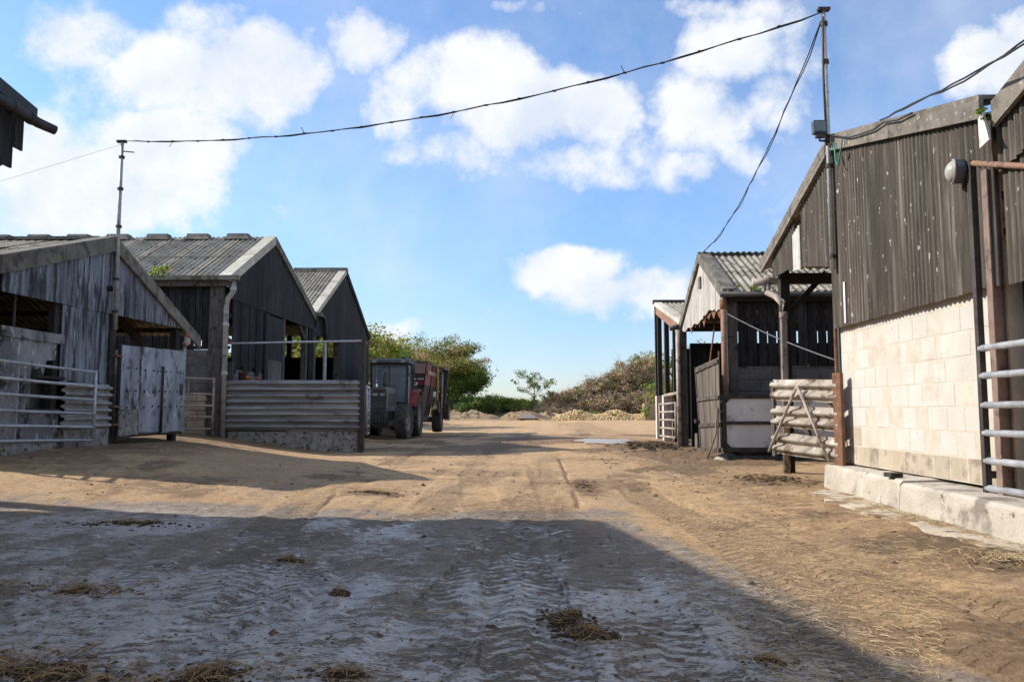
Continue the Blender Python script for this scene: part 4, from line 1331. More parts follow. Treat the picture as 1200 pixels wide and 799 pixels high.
# ------------------------------------------------------------------ right row: brown corrugated barns on painted block walls
def build_right_barns():
    X = 3.9
    # --- main right-hand barn
    t = thing('barn', 'brown corrugated barn on a cream block wall with concrete plinth, right of the yard', 'barn', (X, 8.5, 0.05))
    ne, ap, fe = (6.50, 3.48), (9.82, 4.30), (12.75, 3.36)
    tn, tf = lin(*ne, *ap), lin(*fe, *ap)
    roof = lambda y: tn(y) if y < ap[0] else tf(y)

    def mats(r, n, u):
        if r == 0 or (r == 1 and u > 9.3):
            return 'dirty_block'
        return 'cream_block'
    block_wall(t, 'y', X, 6.62, 9.98, 0.36, 2.385, 0.30, 0.225, 0.006, 0.2, mats, 'cream_mortar', sink=0.004)
    # plinth in two cast lengths, the joint cracked
    for (a, b, xa, xb, nm) in ((7.78, 10.12, 3.56, 3.70, 0), (3.2, 7.765, 3.40, 3.55, 1)):
        n = 14
        V, F = [], []
        for i in range(n + 1):
            y = a + (b - a) * i / n
            xf = xa + (xb - xa) * i / n + random.uniform(-0.008, 0.008)
            zt = 0.335 + random.uniform(-0.006, 0.006) - (0.02 if nm else 0)
            V += [(xf - 0.03, y, -0.1), (xf, y, zt - 0.03), (xf + 0.03, y, zt), (4.3, y, zt + 0.02), (4.3, y, -0.1)]
        for i in range(n):
            q = i * 5
            F += [(q + j, q + j + 1, q + j + 6, q + j + 5) for j in range(4)]
        F += [(0, 4, 3, 2, 1), (n * 5, n * 5 + 1, n * 5 + 2, n * 5 + 3, n * 5 + 4)]
        mb = MB()
        mb.v, mb.f = V, F
        mb.build('plinth', 'concrete', t)
    # corrugated gable
    ys = [6.50 + 0.5 * k for k in range(7)] + [10.02]
    gable_sheets(t, X - 0.075, ys, lambda y: 2.02 + 0.004 * math.sin(20 * y), lambda y: roof(y) - 0.05, 'brown_sheet', jitter=0.006, profile=(0.078, 0.016))
    arch = lambda y: 2.78 + 0.30 * min(1, max(0, (y - 10.0) / 1.7)) ** 0.7
    gable_sheets(t, X - 0.070, [10.03, 10.55, 11.07], arch, lambda y: roof(y) - 0.05, 'brown_sheet', jitter=0.006, profile=(0.078, 0.016))
    gable_sheets(t, X - 0.090, [11.07, 11.36], lambda y: arch(y) - 0.03, lambda y: roof(y) - 0.28, 'white_sheet', jitter=0.002, profile=(0.078, 0.016))
    gable_sheets(t, X - 0.060, [11.36, 11.9, 12.45], arch, lambda y: roof(y) - 0.05, 'brown_sheet', jitter=0.006, profile=(0.078, 0.016))
    MB().box(X - 0.093, X - 0.086, 9.56, 9.61, 2.05, 2.55).build('pale_strip', 'white_sheet', t)
    rake(t, X - 0.09, [(ne[0] + 0.03, ne[1] + 0.12), (ap[0], ap[1] + 0.12)], 'verge_brown', h=0.17, xs=-1, w=0.28, t=0.04)
    rake(t, X - 0.09, [(fe[0] + 0.1, fe[1] + 0.03), (ap[0], ap[1] + 0.12)], 'verge_brown', h=0.16, xs=-1, w=0.28, t=0.04)
    roof_slope(t, X - 0.06, 13.5, (fe[0] + 0.15, fe[1] - 0.06), ap, rows=1)
    roof_slope(t, X - 0.06, 13.5, (ne[0], ne[1] - 0.02), ap, rows=1)
    for y in (10.6, 11.5, 12.3):
        z = roof(y) - 0.12
        MB().box(X, 13.5, y - 0.035, y + 0.035, z - 0.1, z).build('purlin', 'grey_timber', t)
    # inner walls closing the barn
    MB().box(X + 0.02, 13.5, 9.99, 10.14, 0.0, 3.0).build('cross_wall', 'grey_block', t)
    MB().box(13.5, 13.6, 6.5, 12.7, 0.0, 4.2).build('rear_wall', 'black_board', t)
    # open bay: post, brace, tie
    MB().box(X + 0.02, X + 0.16, 12.32, 12.46, 0.0, 3.3).build('post', 'dark_wood', t)
    MB().beam((X + 0.10, 12.40, 2.45), (X + 0.75, 12.40, 3.15), 0.05, 0.08).build('brace', 'dark_wood', t)
    MB().box(X + 0.16, 13.5, 12.34, 12.44, 2.98, 3.14).build('tie_beam', 'dark_wood', t)
    MB().tube([(X - 0.03, 10.06, 0.3), (X - 0.03, 10.06, 2.1)], 0.025, 8).build('corner_angle', 'rust', t)
    # gutter end and drainpipe at the far eave
    MB().tube([(X - 0.26, 12.88, 3.06), (X + 0.0, 12.86, 3.10), (13.5, 12.86, 3.16)], 0.065, 12).build('gutter', 'pipe_tan', t, True)
    dp = MB().tube([(X - 0.04, 12.84, 3.04), (X - 0.04, 12.80, 2.90), (X + 0.01, 12.55, 2.80), (X + 0.02, 12.28, 2.66), (X + 0.02, 12.22, 2.45), (X - 0.0, 12.22, 0.05)], 0.052, 12)
    dp = dp.build('drainpipe', 'pipe_tan', t, True)
    for z in (2.46, 1.3):
        MB().lathe([(0.052, -0.05), (0.066, -0.045), (0.066, 0.045), (0.052, 0.05)], (X + 0.02, 12.22, z), (0, 0, 1), 12).build('collar', 'pipe_tan', dp, True)
    # cord dangling at the apex
    MB().tube([(X - 0.16, 9.55, 4.27), (X - 0.17, 9.50, 4.02), (X - 0.17, 9.42, 3.94), (X - 0.17, 9.36, 4.05), (X - 0.16, 9.30, 4.22)], 0.010, 6).build('cord', 'green_cord', t, True)

    # --- next barn nearer the camera
    t = thing('barn', 'brown corrugated barn at the right picture edge, above the white-barred gate', 'barn', (X, 5.0, 0.05))
    roof2 = lambda y: 3.42 + 0.33 * (6.46 - y) if y > 2.4 else 4.76 - 0.33 * (2.4 - y)
    ys = [6.48 - 0.5 * k for k in range(9)]
    gable_sheets(t, X + 0.0, ys[::-1], lambda y: 2.02, lambda y: 2.98 + 0.33 * (6.46 - y) * 0.8, 'brown_sheet', jitter=0.006, profile=(0.078, 0.014))
    gable_sheets(t, X - 0.03, ys[::-1], lambda y: 2.95 + 0.33 * (6.46 - y) * 0.8, lambda y: roof2(y) - 0.05, 'brown_sheet', jitter=0.004, profile=(0.078, 0.014))
    rake(t, X - 0.05, [(6.43, 3.50), (2.4, 4.83)], 'verge_brown', h=0.18, xs=-1, w=0.28, t=0.04)
    MB().prism([(6.46, 3.40), (2.4, 4.74), (2.4, 4.77), (6.46, 3.43)], lambda a, b, s: (s, a, b), X - 0.05, 13.5).build('roof', 'roof_sheet', t)
    MB().prism([(2.4, 4.74), (-2.0, 3.40), (-2.0, 3.43), (2.4, 4.77)], lambda a, b, s: (s, a, b), X - 0.05, 13.5).build('roof', 'roof_sheet', t)
    block_wall(t, 'y', X + 0.16, 4.2, 6.48, 0.30, 2.10, 0.45, 0.225, 0.014, 0.2, lambda r, n, u: 'tan_block', 'tan_block')
    MB().box(X + 0.16, X + 0.36, -2.0, 4.19, 0.0, 3.4).build('wall', 'tan_block', t)
    MB().box(13.4, 13.5, -2, 6.4, 0, 3.4).build('rear_wall', 'black_board', t)
    MB().prism([(6.38, 3.20), (6.52, 3.17), (6.52, 3.42), (6.46, 3.46)], lambda a, b, s: (s, a, b), X - 0.15, X - 0.13).build('valley_flashing', 'white_sheet', t)
    # rusted stanchion between the two barns
    st = MB()
    st.box(X - 0.105, X - 0.09, 6.52, 6.60, 0.30, 3.0).box(X - 0.005, X + 0.01, 6.52, 6.60, 0.30, 3.0).box(X - 0.091, X - 0.004, 6.555, 6.57, 0.30, 3.0)
    st.build('stanchion', 'brown_paint', t)


build_right_barns()


def build_wall_gate():
    """Bar gate swung along the right-hand wall, its slam post carrying the bulkhead lamp."""
    t = thing('field_gate', 'galvanised six-bar gate on a dark post against the tan block wall, far right', 'gate', (3.81, 6.76, 0.33))
    MB().box(3.785, 3.835, 6.735, 6.79, 0.32, 3.14).build('stile', 'dark_steel', t)
    for z in (0.36, 0.585, 0.815, 1.045, 1.29, 1.52):
        MB().tube([(3.81, 6.76, z), (3.83, 5.2, z + 0.005), (3.86, 3.4, z)], 0.030, 10).build('rail', 'galvanised', t, True)
    MB().tube([(3.80, 3.4, 0.3), (3.80, 3.4, 1.6)], 0.03, 8).build('stile', 'galvanised', t, True)
    MB().tube([(3.81, 6.76, 3.12), (3.88, 6.2, 2.92), (3.9, 5.6, 2.70)], 0.025, 8).build('stay', 'rust_pipe', t, True)
    MB().box(3.836, 3.90, 6.74, 6.78, 2.70, 2.84).build('bracket', 'dark_steel', t)
    MB().box(3.836, 3.90, 6.74, 6.78, 0.44, 0.50).build('bracket', 'dark_steel', t)
    # lamp: its own thing, fixed to the post
    b = thing('bulkhead_lamp', 'dusty round bulkhead lamp near the top of the dark gate post', 'lamp', (3.78, 6.86, 3.08))
    ax = (-0.93, 0.30, 0.05)
    c = Vector((3.785, 6.86, 3.08))
    MB().lathe([(0.0, -0.02), (0.098, -0.02), (0.106, 0.0), (0.106, 0.05), (0.105, 0.07)], c, ax, 20).build('housing', 'lamp_metal', b, True)
    prof = [(0.098 * math.cos(a), 0.055 + 0.08 * math.sin(a)) for a in [math.pi / 2 * k / 7 for k in range(8)]]
    MB().lathe(prof, c, ax, 20).build('lens', 'lamp_glass', b, True)
    g = MB().lathe([(0.099, 0.058), (0.110, 0.062), (0.110, 0.078), (0.098, 0.080)], c, ax, 20)
    g.build('retaining_ring', 'lamp_glass', b, True)


build_wall_gate()


def build_barrier_gate():
    """Gate of three crash-barrier lengths with a pipe A-brace, hung at the end of the cream wall."""
    a, b = Vector((3.80, 9.80, 0.36)), Vector((3.34, 10.95, 0.42))
    t = thing('barrier_gate', 'gate of three muddy crash-barrier beams with pipe braces at the end of the cream wall', 'gate', (3.80, 9.8, 0.05))
    out = (b - a).cross(Vector((0, 0, 1))).normalized()
    if out.x > 0:
        out = -out
    for z in (0.02, 0.385, 0.735):
        armco(a + Vector((0, 0, z)), b + Vector((0, 0, z - 0.02)), 0.285, 0.060, 'beam', 'muddy_armco', t, out)
    up = Vector((0, 0, 1))
    mb = MB().beam(a + out * 0.03 - up * 0.06, a + out * 0.03 + up * 1.10, 0.13, 0.05, up=out)
    mb.build('end_plate', 'rust', t)
    MB().beam(b - up * 0.03, b + up * 0.98, 0.06, 0.05, up=out).build('end_post', 'grey_timber', t)
    top = a.lerp(b, 0.52) + up * 0.93 + out * 0.10
    for q in (a.lerp(b, 0.10) + up * 0.02 + out * 0.10, a.lerp(b, 1.0) + up * 0.03 + out * 0.10):
        MB().tube([top, q], 0.018, 8).build('brace', 'pipe_tan', t, True)
    for f in (0.25, 0.65):
        MB().tube([a.lerp(b, f) + up * 1.0 - out * 0.06, a.lerp(b, f - 0.2) + up * 0.1 - out * 0.06], 0.02, 8).build('rear_brace', 'rust', t, True)
    for (f, z) in ((0.5, 0.82), (0.7, 0.45), (0.25, 0.45)):
        p = a.lerp(b, f) + up * z + out * 0.09
        MB().tube([p, p + Vector((0.0, 0.05, -0.07)), p + Vector((0, 0.12, -0.03))], 0.009, 6).build('chain', 'rust', t, True)
    MB().box(3.84, 3.90, 9.98, 10.02, 0.90, 1.05).build('hinge', 'rust', t)


build_barrier_gate()


# ------------------------------------------------------------------ open shed with the pale gable
def build_pale_shed():
    X = 3.88
    rz = -math.radians(1.6)
    t = thing('shed', 'open-fronted shed with a pale boarded gable and corrugated roof, middle right', 'shed', (X, 15.8, 0.03), rz)
    ne, ap, fe = (15.75, 3.40), (18.15, 4.55), (21.0, 3.28)
    tn, tf = lin(*ne, *ap), lin(*fe, *ap)
    roof = lambda y: tn(y) if y < ap[0] else tf(y)
    roof_slope(t, X + 0.02, 13.0, (ne[0] - 0.15, ne[1] - 0.07), ap, rows=2)
    roof_slope(t, X + 0.02, 13.0, (fe[0] + 0.1, fe[1] - 0.045), ap, rows=2)
    rake(t, X, [(ne[0] - 0.12, ne[1] - 0.03), (ap[0], ap[1] + 0.05)], 'verge', h=0.2, xs=-1, w=0.22)
    rake(t, X, [(fe[0] + 0.05, fe[1] - 0.02), (ap[0], ap[1] + 0.05)], 'verge', h=0.16, xs=-1, w=0.22)
    ys = [15.95 + 0.31 * k for k in range(17)]
    bot = lambda y: 3.05 + 0.10 * math.sin(7 * y) * 0.3 + (0.10 if 16.6 < y < 18.0 else 0.0)
    gable_sheets(t, X - 0.0, ys, bot, lambda y: max(roof(y) - 0.05, bot(y) + 0.03), 'pale_gable', t=0.02, jitter=0.012, name='gable_board')
    MB().box(X - 0.030, X - 0.012, 18.05, 18.28, 3.80, 4.06).build('vent_panel', 'grey_block', t)
    # torn sheeting hanging behind the gable boards
    for k in range(7):
        y = 16.2 + k * 0.55
        MB().prism([(y, 3.12), (y + 0.25, 2.90 + 0.05 * (k % 3)), (y + 0.5, 3.12)], lambda a, b, s: (s, a, b), X + 0.05, X + 0.06).build('torn_sheet', 'rust', t)
    # posts and timbers
    MB().box(X + 0.06, X + 0.26, 15.78, 15.98, 0.0, 3.35).build('post', 'grey_timber', t)
    MB().tube([(X - 0.02, 15.72, 0.08), (X - 0.02, 15.72, 3.25)], 0.058, 12).build('front_pipe', 'rust_pipe', t, True)
    MB().lathe([(0.058, -0.1), (0.075, -0.09), (0.075, 0.09), (0.058, 0.1)], (X - 0.02, 15.72, 3.1), (0, 0, 1), 12).build('pipe_collar', 'rust', t, True)
    MB().lathe([(0.0, 0.0), (0.28, 0.0), (0.22, 0.09), (0.08, 0.14), (0.06, 0.15)], (X - 0.02, 15.68, 0.03), (0, 0, 1), 12).build('pipe_foot', 'concrete', t)
    MB().box(X - 0.06, X + 0.12, 20.85, 21.05, 0.0, 3.2).build('post', 'grey_timber', t)
    MB().tube([(X - 0.12, 20.80, 0.0), (X - 0.12, 20.80, 3.1)], 0.06, 10).build('front_pipe', 'pipe_tan', t, True)
    MB().tube([(X - 0.30, 20.95, 3.16), (X - 0.10, 20.95, 3.20), (13, 20.95, 3.25)], 0.07, 10).build('gutter', 'gutter_black', t, True)
    for x in (5.6, 8.2, 11):
        MB().box(x - 0.07, x + 0.07, 20.9, 21.04, 0.0, 3.2).build('post', 'dark_wood', t)
        MB().box(x - 0.07, x + 0.07, 15.85, 15.99, 0.0, 3.35).build('post', 'dark_wood', t)
    MB().box(X + 0.1, 13, 20.92, 21.02, 3.08, 3.18).build('tie_beam', 'dark_wood', t)
    MB().tube([(X + 0.35, 18.3, 3.1), (X + 0.15, 18.1, 2.0)], 0.02, 6).build('hanging_bar', 'rust', t)
    for y in (16.4, 17.2, 19.0, 19.8, 20.5):
        z = roof(y) - 0.10
        MB().box(X + 0.03, 13, y - 0.035, y + 0.035, z - 0.1, z).build('purlin', 'grey_timber', t)
    # side facing the camera: gapped boards over blockwork
    slats_y(t, 15.80, X + 0.28, 8.4, 1.88, 3.22, 0.165, 0.032, 'black_board')
    MB().box(X + 0.26, 13, 15.84, 15.90, 2.12, 2.20).build('sheeting_rail', 'dark_wood', t)
    MB().box(X + 0.26, 13, 15.84, 15.90, 3.0, 3.08).build('sheeting_rail', 'dark_wood', t)
    block_wall(t, 'x', 15.82, X + 0.26, 8.4, 0.03, 1.88, 0.45, 0.225, 0.012, 0.16, lambda r, n, u: 'grey_block', 'grey_mortar')
    MB().tube([(X - 0.10, 15.58, 3.28), (9.0, 15.58, 3.24)], 0.06, 10).build('gutter', 'gutter_black', t, True)
    MB().box(X + 0.1, 13, 15.66, 15.72, 3.16, 3.3).build('eaves_board', 'dark_wood', t)
    # far wall
    MB().box(X + 0.25, 13, 21.1, 21.2, 0.0, 2.78).build('far_wall', 'black_board', t)
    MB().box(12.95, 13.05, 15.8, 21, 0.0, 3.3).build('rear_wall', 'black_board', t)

    # white-panelled gate along the near side
    y0 = 15.35
    g = thing('panel_gate', 'white two-panel sheeted gate in a dark frame below the slatted shed wall', 'gate', (3.72, y0, 0.1))
    x0, x1, z0, z1 = 3.70, 5.95, 0.22, 1.30
    for (a, b, c, d) in ((x0, x0 + 0.07, z0, z1), (x1 - 0.07, x1, z0, z1)):
        MB().box(a, b, y0 - 0.03, y0 + 0.03, c, d).build('frame_stile', 'dark_steel', g)
    for z, h in ((z0, 0.08), (0.735, 0.06), (z1 - 0.07, 0.07)):
        MB().box(x0 + 0.071, x1 - 0.071, y0 - 0.028, y0 + 0.028, z, z + h).build('frame_rail', 'dark_steel', g)
    for za, zb in ((z0 + 0.081, 0.734), (0.796, z1 - 0.071)):
        MB().box(x0 + 0.071, x1 - 0.071, y0 - 0.008, y0 + 0.004, za, zb).build('panel', 'white_panel', g)
    for cx, cz, sx, sz in ((x0 + 0.07, z0 + 0.08, 1, 1), (x0 + 0.07, z1 - 0.07, 1, -1)):
        MB().prism([(cx, cz), (cx + 0.09 * sx, cz), (cx, cz + 0.09 * sz)], lambda a, b, s: (a, s, b), y0 - 0.020, y0 - 0.009).build('corner_gusset', 'dark_steel', g)
    MB().box(x0 + 0.1, x1, y0 - 0.03, y0 + 0.12, -0.02, 0.14).build('sleeper', 'grey_timber', g)

    # leaning boarded door
    q0, q1 = Vector((3.66, 15.30, 0)), Vector((3.47, 16.1, 0))
    d = thing('boarded_door', 'weathered plank door hanging open and leaning at the pale-gabled shed', 'door', (3.66, 15.3, 0.05))
    prj = lambda f, z, o=0.0: q0.lerp(q1, f) + Vector((-0.05 * z * f, 0, z)) + Vector((-0.94, -0.33, 0)) * o
    n = 7
    for k in range(n):
        f0, f1 = k / n + 0.006, (k + 1) / n - 0.006
        zt = lambda f: 2.02 - 0.16 * f
        poly = [(f0, 0.20 + 0.02 * (k % 2)), (f1, 0.20 + 0.02 * (k % 2)), (f1, zt(f1)), (f0, zt(f0))]
        MB().prism(poly, lambda a, b, s: tuple(prj(a, b, s)), 0.0 + 0.004 * (k % 2), 0.022 + 0.004 * (k % 2)).build('plank', 'board_tan', d)
    for z in (0.24, 0.72, 1.24, 1.93):
        MB().beam(prj(0.02, z + 0.02, 0.04), prj(0.98, z - 0.02 - (0.12 if z > 1.8 else 0), 0.04), 0.02, 0.07, up=(0, 0, 1)).build('ledge', 'grey_timber', d)
    MB().beam(prj(1.0, 0.18, 0.01), prj(1.0, 1.88, 0.01), 0.05, 0.04).build('edge_frame', 'grey_timber', d)
    MB().tube([prj(0.06, 1.05, 0.05), prj(0.12, 0.55, 0.06), prj(0.30, 0.02, 0.22)], 0.016, 6).build('prop', 'rust_pipe', d, True)
    MB().box(3.33, 3.38, 16.06, 16.16, 0.75, 0.83).build('latch', 'dark_steel', d)
    MB().tube([prj(0.02, 2.0, 0.0), prj(0.02, 2.14, 0.0)], 0.02, 6).build('hinge_pin', 'rust', d)


build_pale_shed()


def build_far_shed():
    X = 4.35
    t = thing('shed', 'dark-posted lean-to shed with brown fascia, farthest on the right', 'shed', (X, 24.5, 0.03), -math.radians(0.8))
    lo, hi = (21.6, 3.28), (27.3, 4.70)
    roof = lin(*lo, *hi)
    roof_slope(t, X - 0.02, 12.5, (lo[0] - 0.2, lo[1] - 0.05), hi, rows=2)
    MB().beam((X - 0.1, hi[0] + 0.05, hi[1] + 0.04), (12.5, hi[0] + 0.05, hi[1] + 0.04), 0.25, 0.12).build('ridge_cap', 'gutter_black', t)
    rake(t, X - 0.02, [(lo[0] - 0.2, lo[1] + 0.0), (hi[0], hi[1])], 'verge_pale', h=0.10, xs=-1, w=0.2)
    for k in range(7):
        a, b = 21.7 + k * 0.79, 21.7 + (k + 1) * 0.79
        MB().prism([(a, roof(a) - 0.38), (b - 0.01, roof(b) - 0.38), (b - 0.01, roof(b) - 0.09), (a, roof(a) - 0.09)],
                   lambda p, q, s: (s, p, q), X - 0.03 - 0.003 * (k % 2), X - 0.01 - 0.003 * (k % 2)).build('fascia_board', 'rust_pipe', t)
    MB().box(X - 0.05, X + 0.03, 27.25, 27.40, 0.0, 4.66).build('end_trim', 'gutter_black', t)
    # posts with pale boards lapped over their feet
    for (y, w) in ((27.1, 0.16), (25.6, 0.20), (24.0, 0.16)):
        MB().box(X - 0.0, X + 0.14, y - w / 2, y + w / 2, 0.0, roof(y) - 0.12).build('post', 'dark_wood', t)
        if y > 25:
            MB().box(X - 0.08, X + 0.18, y - w / 2 - 0.05, y - w / 2 - 0.015, 0.03, 1.50).build('foot_board', 'pink_board', t)
            MB().box(X - 0.08, X - 0.045, y - w / 2 - 0.014, y + w / 2 + 0.06, 0.03, 1.50).build('foot_board', 'pink_board', t)
    MB().tube([(X - 0.02, 25.5, 1.48), (X - 0.05, 22.4, 1.50)], 0.055, 8).build('rail', 'pipe_tan', t, True)
    MB().box(X + 0.5, 12.5, 27.2, 27.3, 0.0, 3.1).build('far_wall', 'black_board', t)
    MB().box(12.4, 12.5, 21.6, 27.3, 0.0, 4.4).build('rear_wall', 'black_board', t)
    for y in (22.6, 24.0, 25.4, 26.8):
        z = roof(y) - 0.10
        MB().box(X + 0.03, 12.4, y - 0.035, y + 0.035, z - 0.1, z).build('purlin', 'grey_timber', t)


build_far_shed()
field_gate('field_gate', 'short galvanised gate at the foot boards of the farthest right shed', (4.10, 25.1, 0.22), (4.14, 22.6, 0.24), 0.98,
           (0, 0.25, 0.5, 0.75, 1.0), 'pipe_tan', 0.030, stays=(0.5,))
field_gate('field_gate', 'galvanised gate set back behind the plank door of the pale-gabled shed', (4.55, 21.0, 0.22), (5.9, 20.2, 0.22), 1.0,
           (0, 0.25, 0.5, 0.75, 1.0), 'dull_galvanised', 0.030, brace=True)
wl = MB().box(4.25, 5.2, 20.3, 20.6, 0.0, 0.42).build('low_wall', 'grey_block')
tag(wl, 'low grey block stub wall under the set-back gate', 'wall')


# ------------------------------------------------------------------ poles, lamps and cables
def sag_line(p0, p1, sag, n=24, wob=0.0):
    p0, p1 = Vector(p0), Vector(p1)
    pts = []
    for k in range(n + 1):
        f = k / n
        p = p0.lerp(p1, f)
        p.z -= sag * 4 * f * (1 - f)
        p += Vector((random.uniform(-wob, wob), 0, random.uniform(-wob, wob)))
        pts.append(p)
    return pts


lp = thing('pole', 'tall thin steel pole rising from the low blue-grey barn at the left', 'pole', (-6.93, 13.08, 2.35))
MB().tube([(-6.93, 13.08, 2.35), (-6.94, 13.06, 4.0), (-6.93, 13.05, 5.56)], [0.038, 0.034, 0.026], 8).build('shaft', 'dull_galvanised', lp, True)
MB().box(-7.02, -6.86, 13.02, 13.08, 5.55, 5.59).build('cap_bracket', 'dark_steel', lp)
for z in (2.65, 3.2, 4.1, 4.75, 5.3):
    MB().lathe([(0.035, -0.02), (0.05, -0.02), (0.05, 0.02), (0.035, 0.02)], (-6.935, 13.06, z), (0, 0, 1), 8).build('clamp', 'dark_steel', lp)
MB().tube([(-6.92, 13.05, 5.40), (-6.72, 13.05, 5.38)], 0.01, 6).build('peg', 'dark_steel', lp)

RP = Vector((3.765, 9.80, 0))
rp = thing('pole', 'tall galvanised pole carrying the cables beside the brown barn on the right', 'pole', (3.765, 9.80, 2.55))
MB().tube([(3.765, 9.80, 2.74), (3.765, 9.80, 4.6), (3.765, 9.81, 6.08)], [0.032, 0.030, 0.027], 10).build('shaft', 'galvanised', rp, True)
MB().tube([(3.73, 9.76, 4.3), (3.72, 9.76, 5.2), (3.74, 9.77, 5.98)], 0.016, 8).build('conduit', 'dark_steel', rp, True)
MB().box(3.69, 3.84, 9.76, 9.84, 6.075, 6.11).build('cap_bracket', 'dark_steel', rp)
for z in (2.9, 4.05, 4.42, 5.4, 5.9):
    MB().lathe([(0.03, -0.025), (0.045, -0.025), (0.045, 0.025), (0.03, 0.025)], (3.765, 9.80, z), (0, 0, 1), 10).build('clamp', 'dark_steel', rp)
fl = thing('floodlight', 'square floodlight on an arm off the tall right-hand pole', 'floodlight', (3.62, 9.72, 4.38))
MB().tube([(3.765, 9.77, 4.36), (3.64, 9.75, 4.36), (3.63, 9.73, 4.42)], 0.015, 8).build('arm', 'dark_steel', fl, True)
MB().prism([(-0.078, -0.01), (0.078, -0.01), (0.078, 0.15), (-0.078, 0.15)], lambda a, b, s: (3.62 + a, 9.70 + s, 4.44 + b), -0.045, 0.045).build('housing', 'lamp_metal', fl)
MB().box(3.555, 3.685, 9.648, 9.654, 4.45, 4.575).build('lens', 'lens_glass', fl)
MB().box(3.57, 3.68, 9.67, 9.72, 4.375, 4.428).build('ballast_box', 'dark_steel', fl)


def cable(name, label, strands, mat='cable_black', r=0.012, clips=0):
    t = thing(name, label, 'cable', strands[0][0])
    for s in strands:
        MB().tube(s, r, 6).build('strand', mat, t, True)
    if clips:
        s = strands[0]
        for k in range(1, clips):
            p = s[int(len(s) * k / clips)]
            MB().lathe([(r, -0.03), (r * 1.8, -0.02), (r * 1.8, 0.02), (r, 0.03)], p, (1, 0, 0), 6).build('tie', 'cable_black', t)
            if k % 5 == 2:
                MB().tube([p, p + Vector((-0.05, 0, 0.10 if k % 2 else -0.10))], 0.006, 4).build('tie_tail', 'cable_black', t)
    return t


main = sag_line((-6.9, 13.05, 5.58), (3.74, 9.80, 6.05), 0.48, 44, 0.006)
cable('overhead_cable', 'long black cable strung across the yard between the two tall poles', [main, [p + Vector((0, 0.01, 0.012 * math.sin(k * 1.3))) for k, p in enumerate(main)]],
      r=0.008, clips=22)
dn = sag_line((3.73, 9.81, 5.93), (4.0, 18.15, 4.62), 0.42, 30, 0.008)
cable('drop_cable', 'twisted double cable running from the right pole down to the pale-gabled shed', [dn, [p + Vector((0.018 * math.sin(k * 0.9) + 0.01, 0, 0.02 * math.cos(k * 0.9))) for k, p in enumerate(dn)]], r=0.008)
rc = sag_line((3.77, 8.35, 4.10), (3.42, 3.4, 3.36), 0.06, 24, 0.006)
cable('roof_cable', 'loose double cable rising from the brown gable to the top right corner', [rc, [p + Vector((0, 0.0, 0.03 * math.sin(k * 0.55) * math.sin(math.pi * k / 24))) for k, p in enumerate(rc)]], r=0.008)
vc = [Vector(q) for q in ((3.74, 9.62, 4.38), (3.735, 9.1, 4.17), (3.735, 8.75, 4.09), (3.735, 8.45, 4.03), (3.735, 8.2, 4.02), (3.735, 7.9, 3.93), (3.74, 7.6, 3.89))]
cable('verge_cable', 'black cable looping over the verge of the brown gable', [vc], r=0.010)
st = sag_line((-6.95, 13.05, 5.52), (-9.5, 11.6, 4.0), 0.0, 6)
cable('stay_wire', 'faint thin wire slanting down to the left of the left-hand pole', [st], 'cable_grey', 0.0022)
cross = sag_line((3.92, 15.64, 2.90), (3.95, 10.16, 1.62), 0.05, 8)
cable('slack_rope', 'thin rope sloping across the open bay towards the cream wall', [cross], 'cable_grey', 0.010)


# ------------------------------------------------------------------ tractor
def wheel(parent, c, r, w, lugs, rim_r, name='wheel', side=1, steer=0.0):
    """Tractor wheel: tyre with slanted lugs, rim and hub. Axle along x, outer face towards side."""
    c = Vector(c)
    ax = Vector((math.cos(steer), math.sin(steer), 0)) * side
    fw = Vector((0, 0, 1)).cross(ax)
    h = w / 2
    tp = [(rim_r, -h * 0.8), (rim_r * 1.12, -h * 0.95), (r * 0.86, -h * 1.0), (r * 0.92, -h * 0.9), (r * 0.935, -h * 0.4), (r * 0.935, h * 0.4),
          (r * 0.92, h * 0.9), (r * 0.86, h * 1.0), (rim_r * 1.12, h * 0.95), (rim_r, h * 0.8), (rim_r * 0.97, 0)]
    mb = MB().lathe(tp, c, ax, 36, closed=True)
    for k in range(lugs):
        for sd in (-1, 1):
            a0 = 2 * math.pi * (k + (0.5 if sd > 0 else 0)) / lugs
            a1 = a0 + 0.55 * 2 * math.pi / lugs * 1.5
            pts = []
            for (a, u) in ((a0, 0.02), (a1, 0.98)):
                for rr in (0.90, 1.0):
                    for da in (-0.045, 0.045):
                        aa = a + da * 1.1
                        rad = r * (rr - (0.04 if u > 0.5 else 0))
                        pts.append(c + (fw * math.cos(aa) + Vector((0, 0, 1)) * math.sin(aa)) * rad + ax * (sd * u * h))
            mb.add(pts, [(0, 1, 3, 2), (4, 6, 7, 5), (0, 4, 5, 1), (2, 3, 7, 6), (0, 2, 6, 4), (1, 5, 7, 3)])
    wh = mb.build(name, 'tyre', parent)
    rp = [(rim_r, h * 0.78), (rim_r * 0.96, h * 0.80), (rim_r * 0.90, h * 0.45), (rim_r * 0.55, h * 0.25), (rim_r * 0.40, h * 0.45), (rim_r * 0.22, h * 0.62), (0.0, h * 0.64)]
    MB().lathe(rp, c, ax, 24).build('rim', 'rim', wh, True)
    for k in range(6):
        a = 2 * math.pi * k / 6
        p = c + (fw * math.cos(a) + Vector((0, 0, 1)) * math.sin(a)) * rim_r * 0.47 + ax * h * 0.36
        MB().lathe([(0.022, 0), (0.022, 0.05), (0, 0.05)], p, ax, 6).build('wheel_nut', 'dark_steel', wh)
    return wh


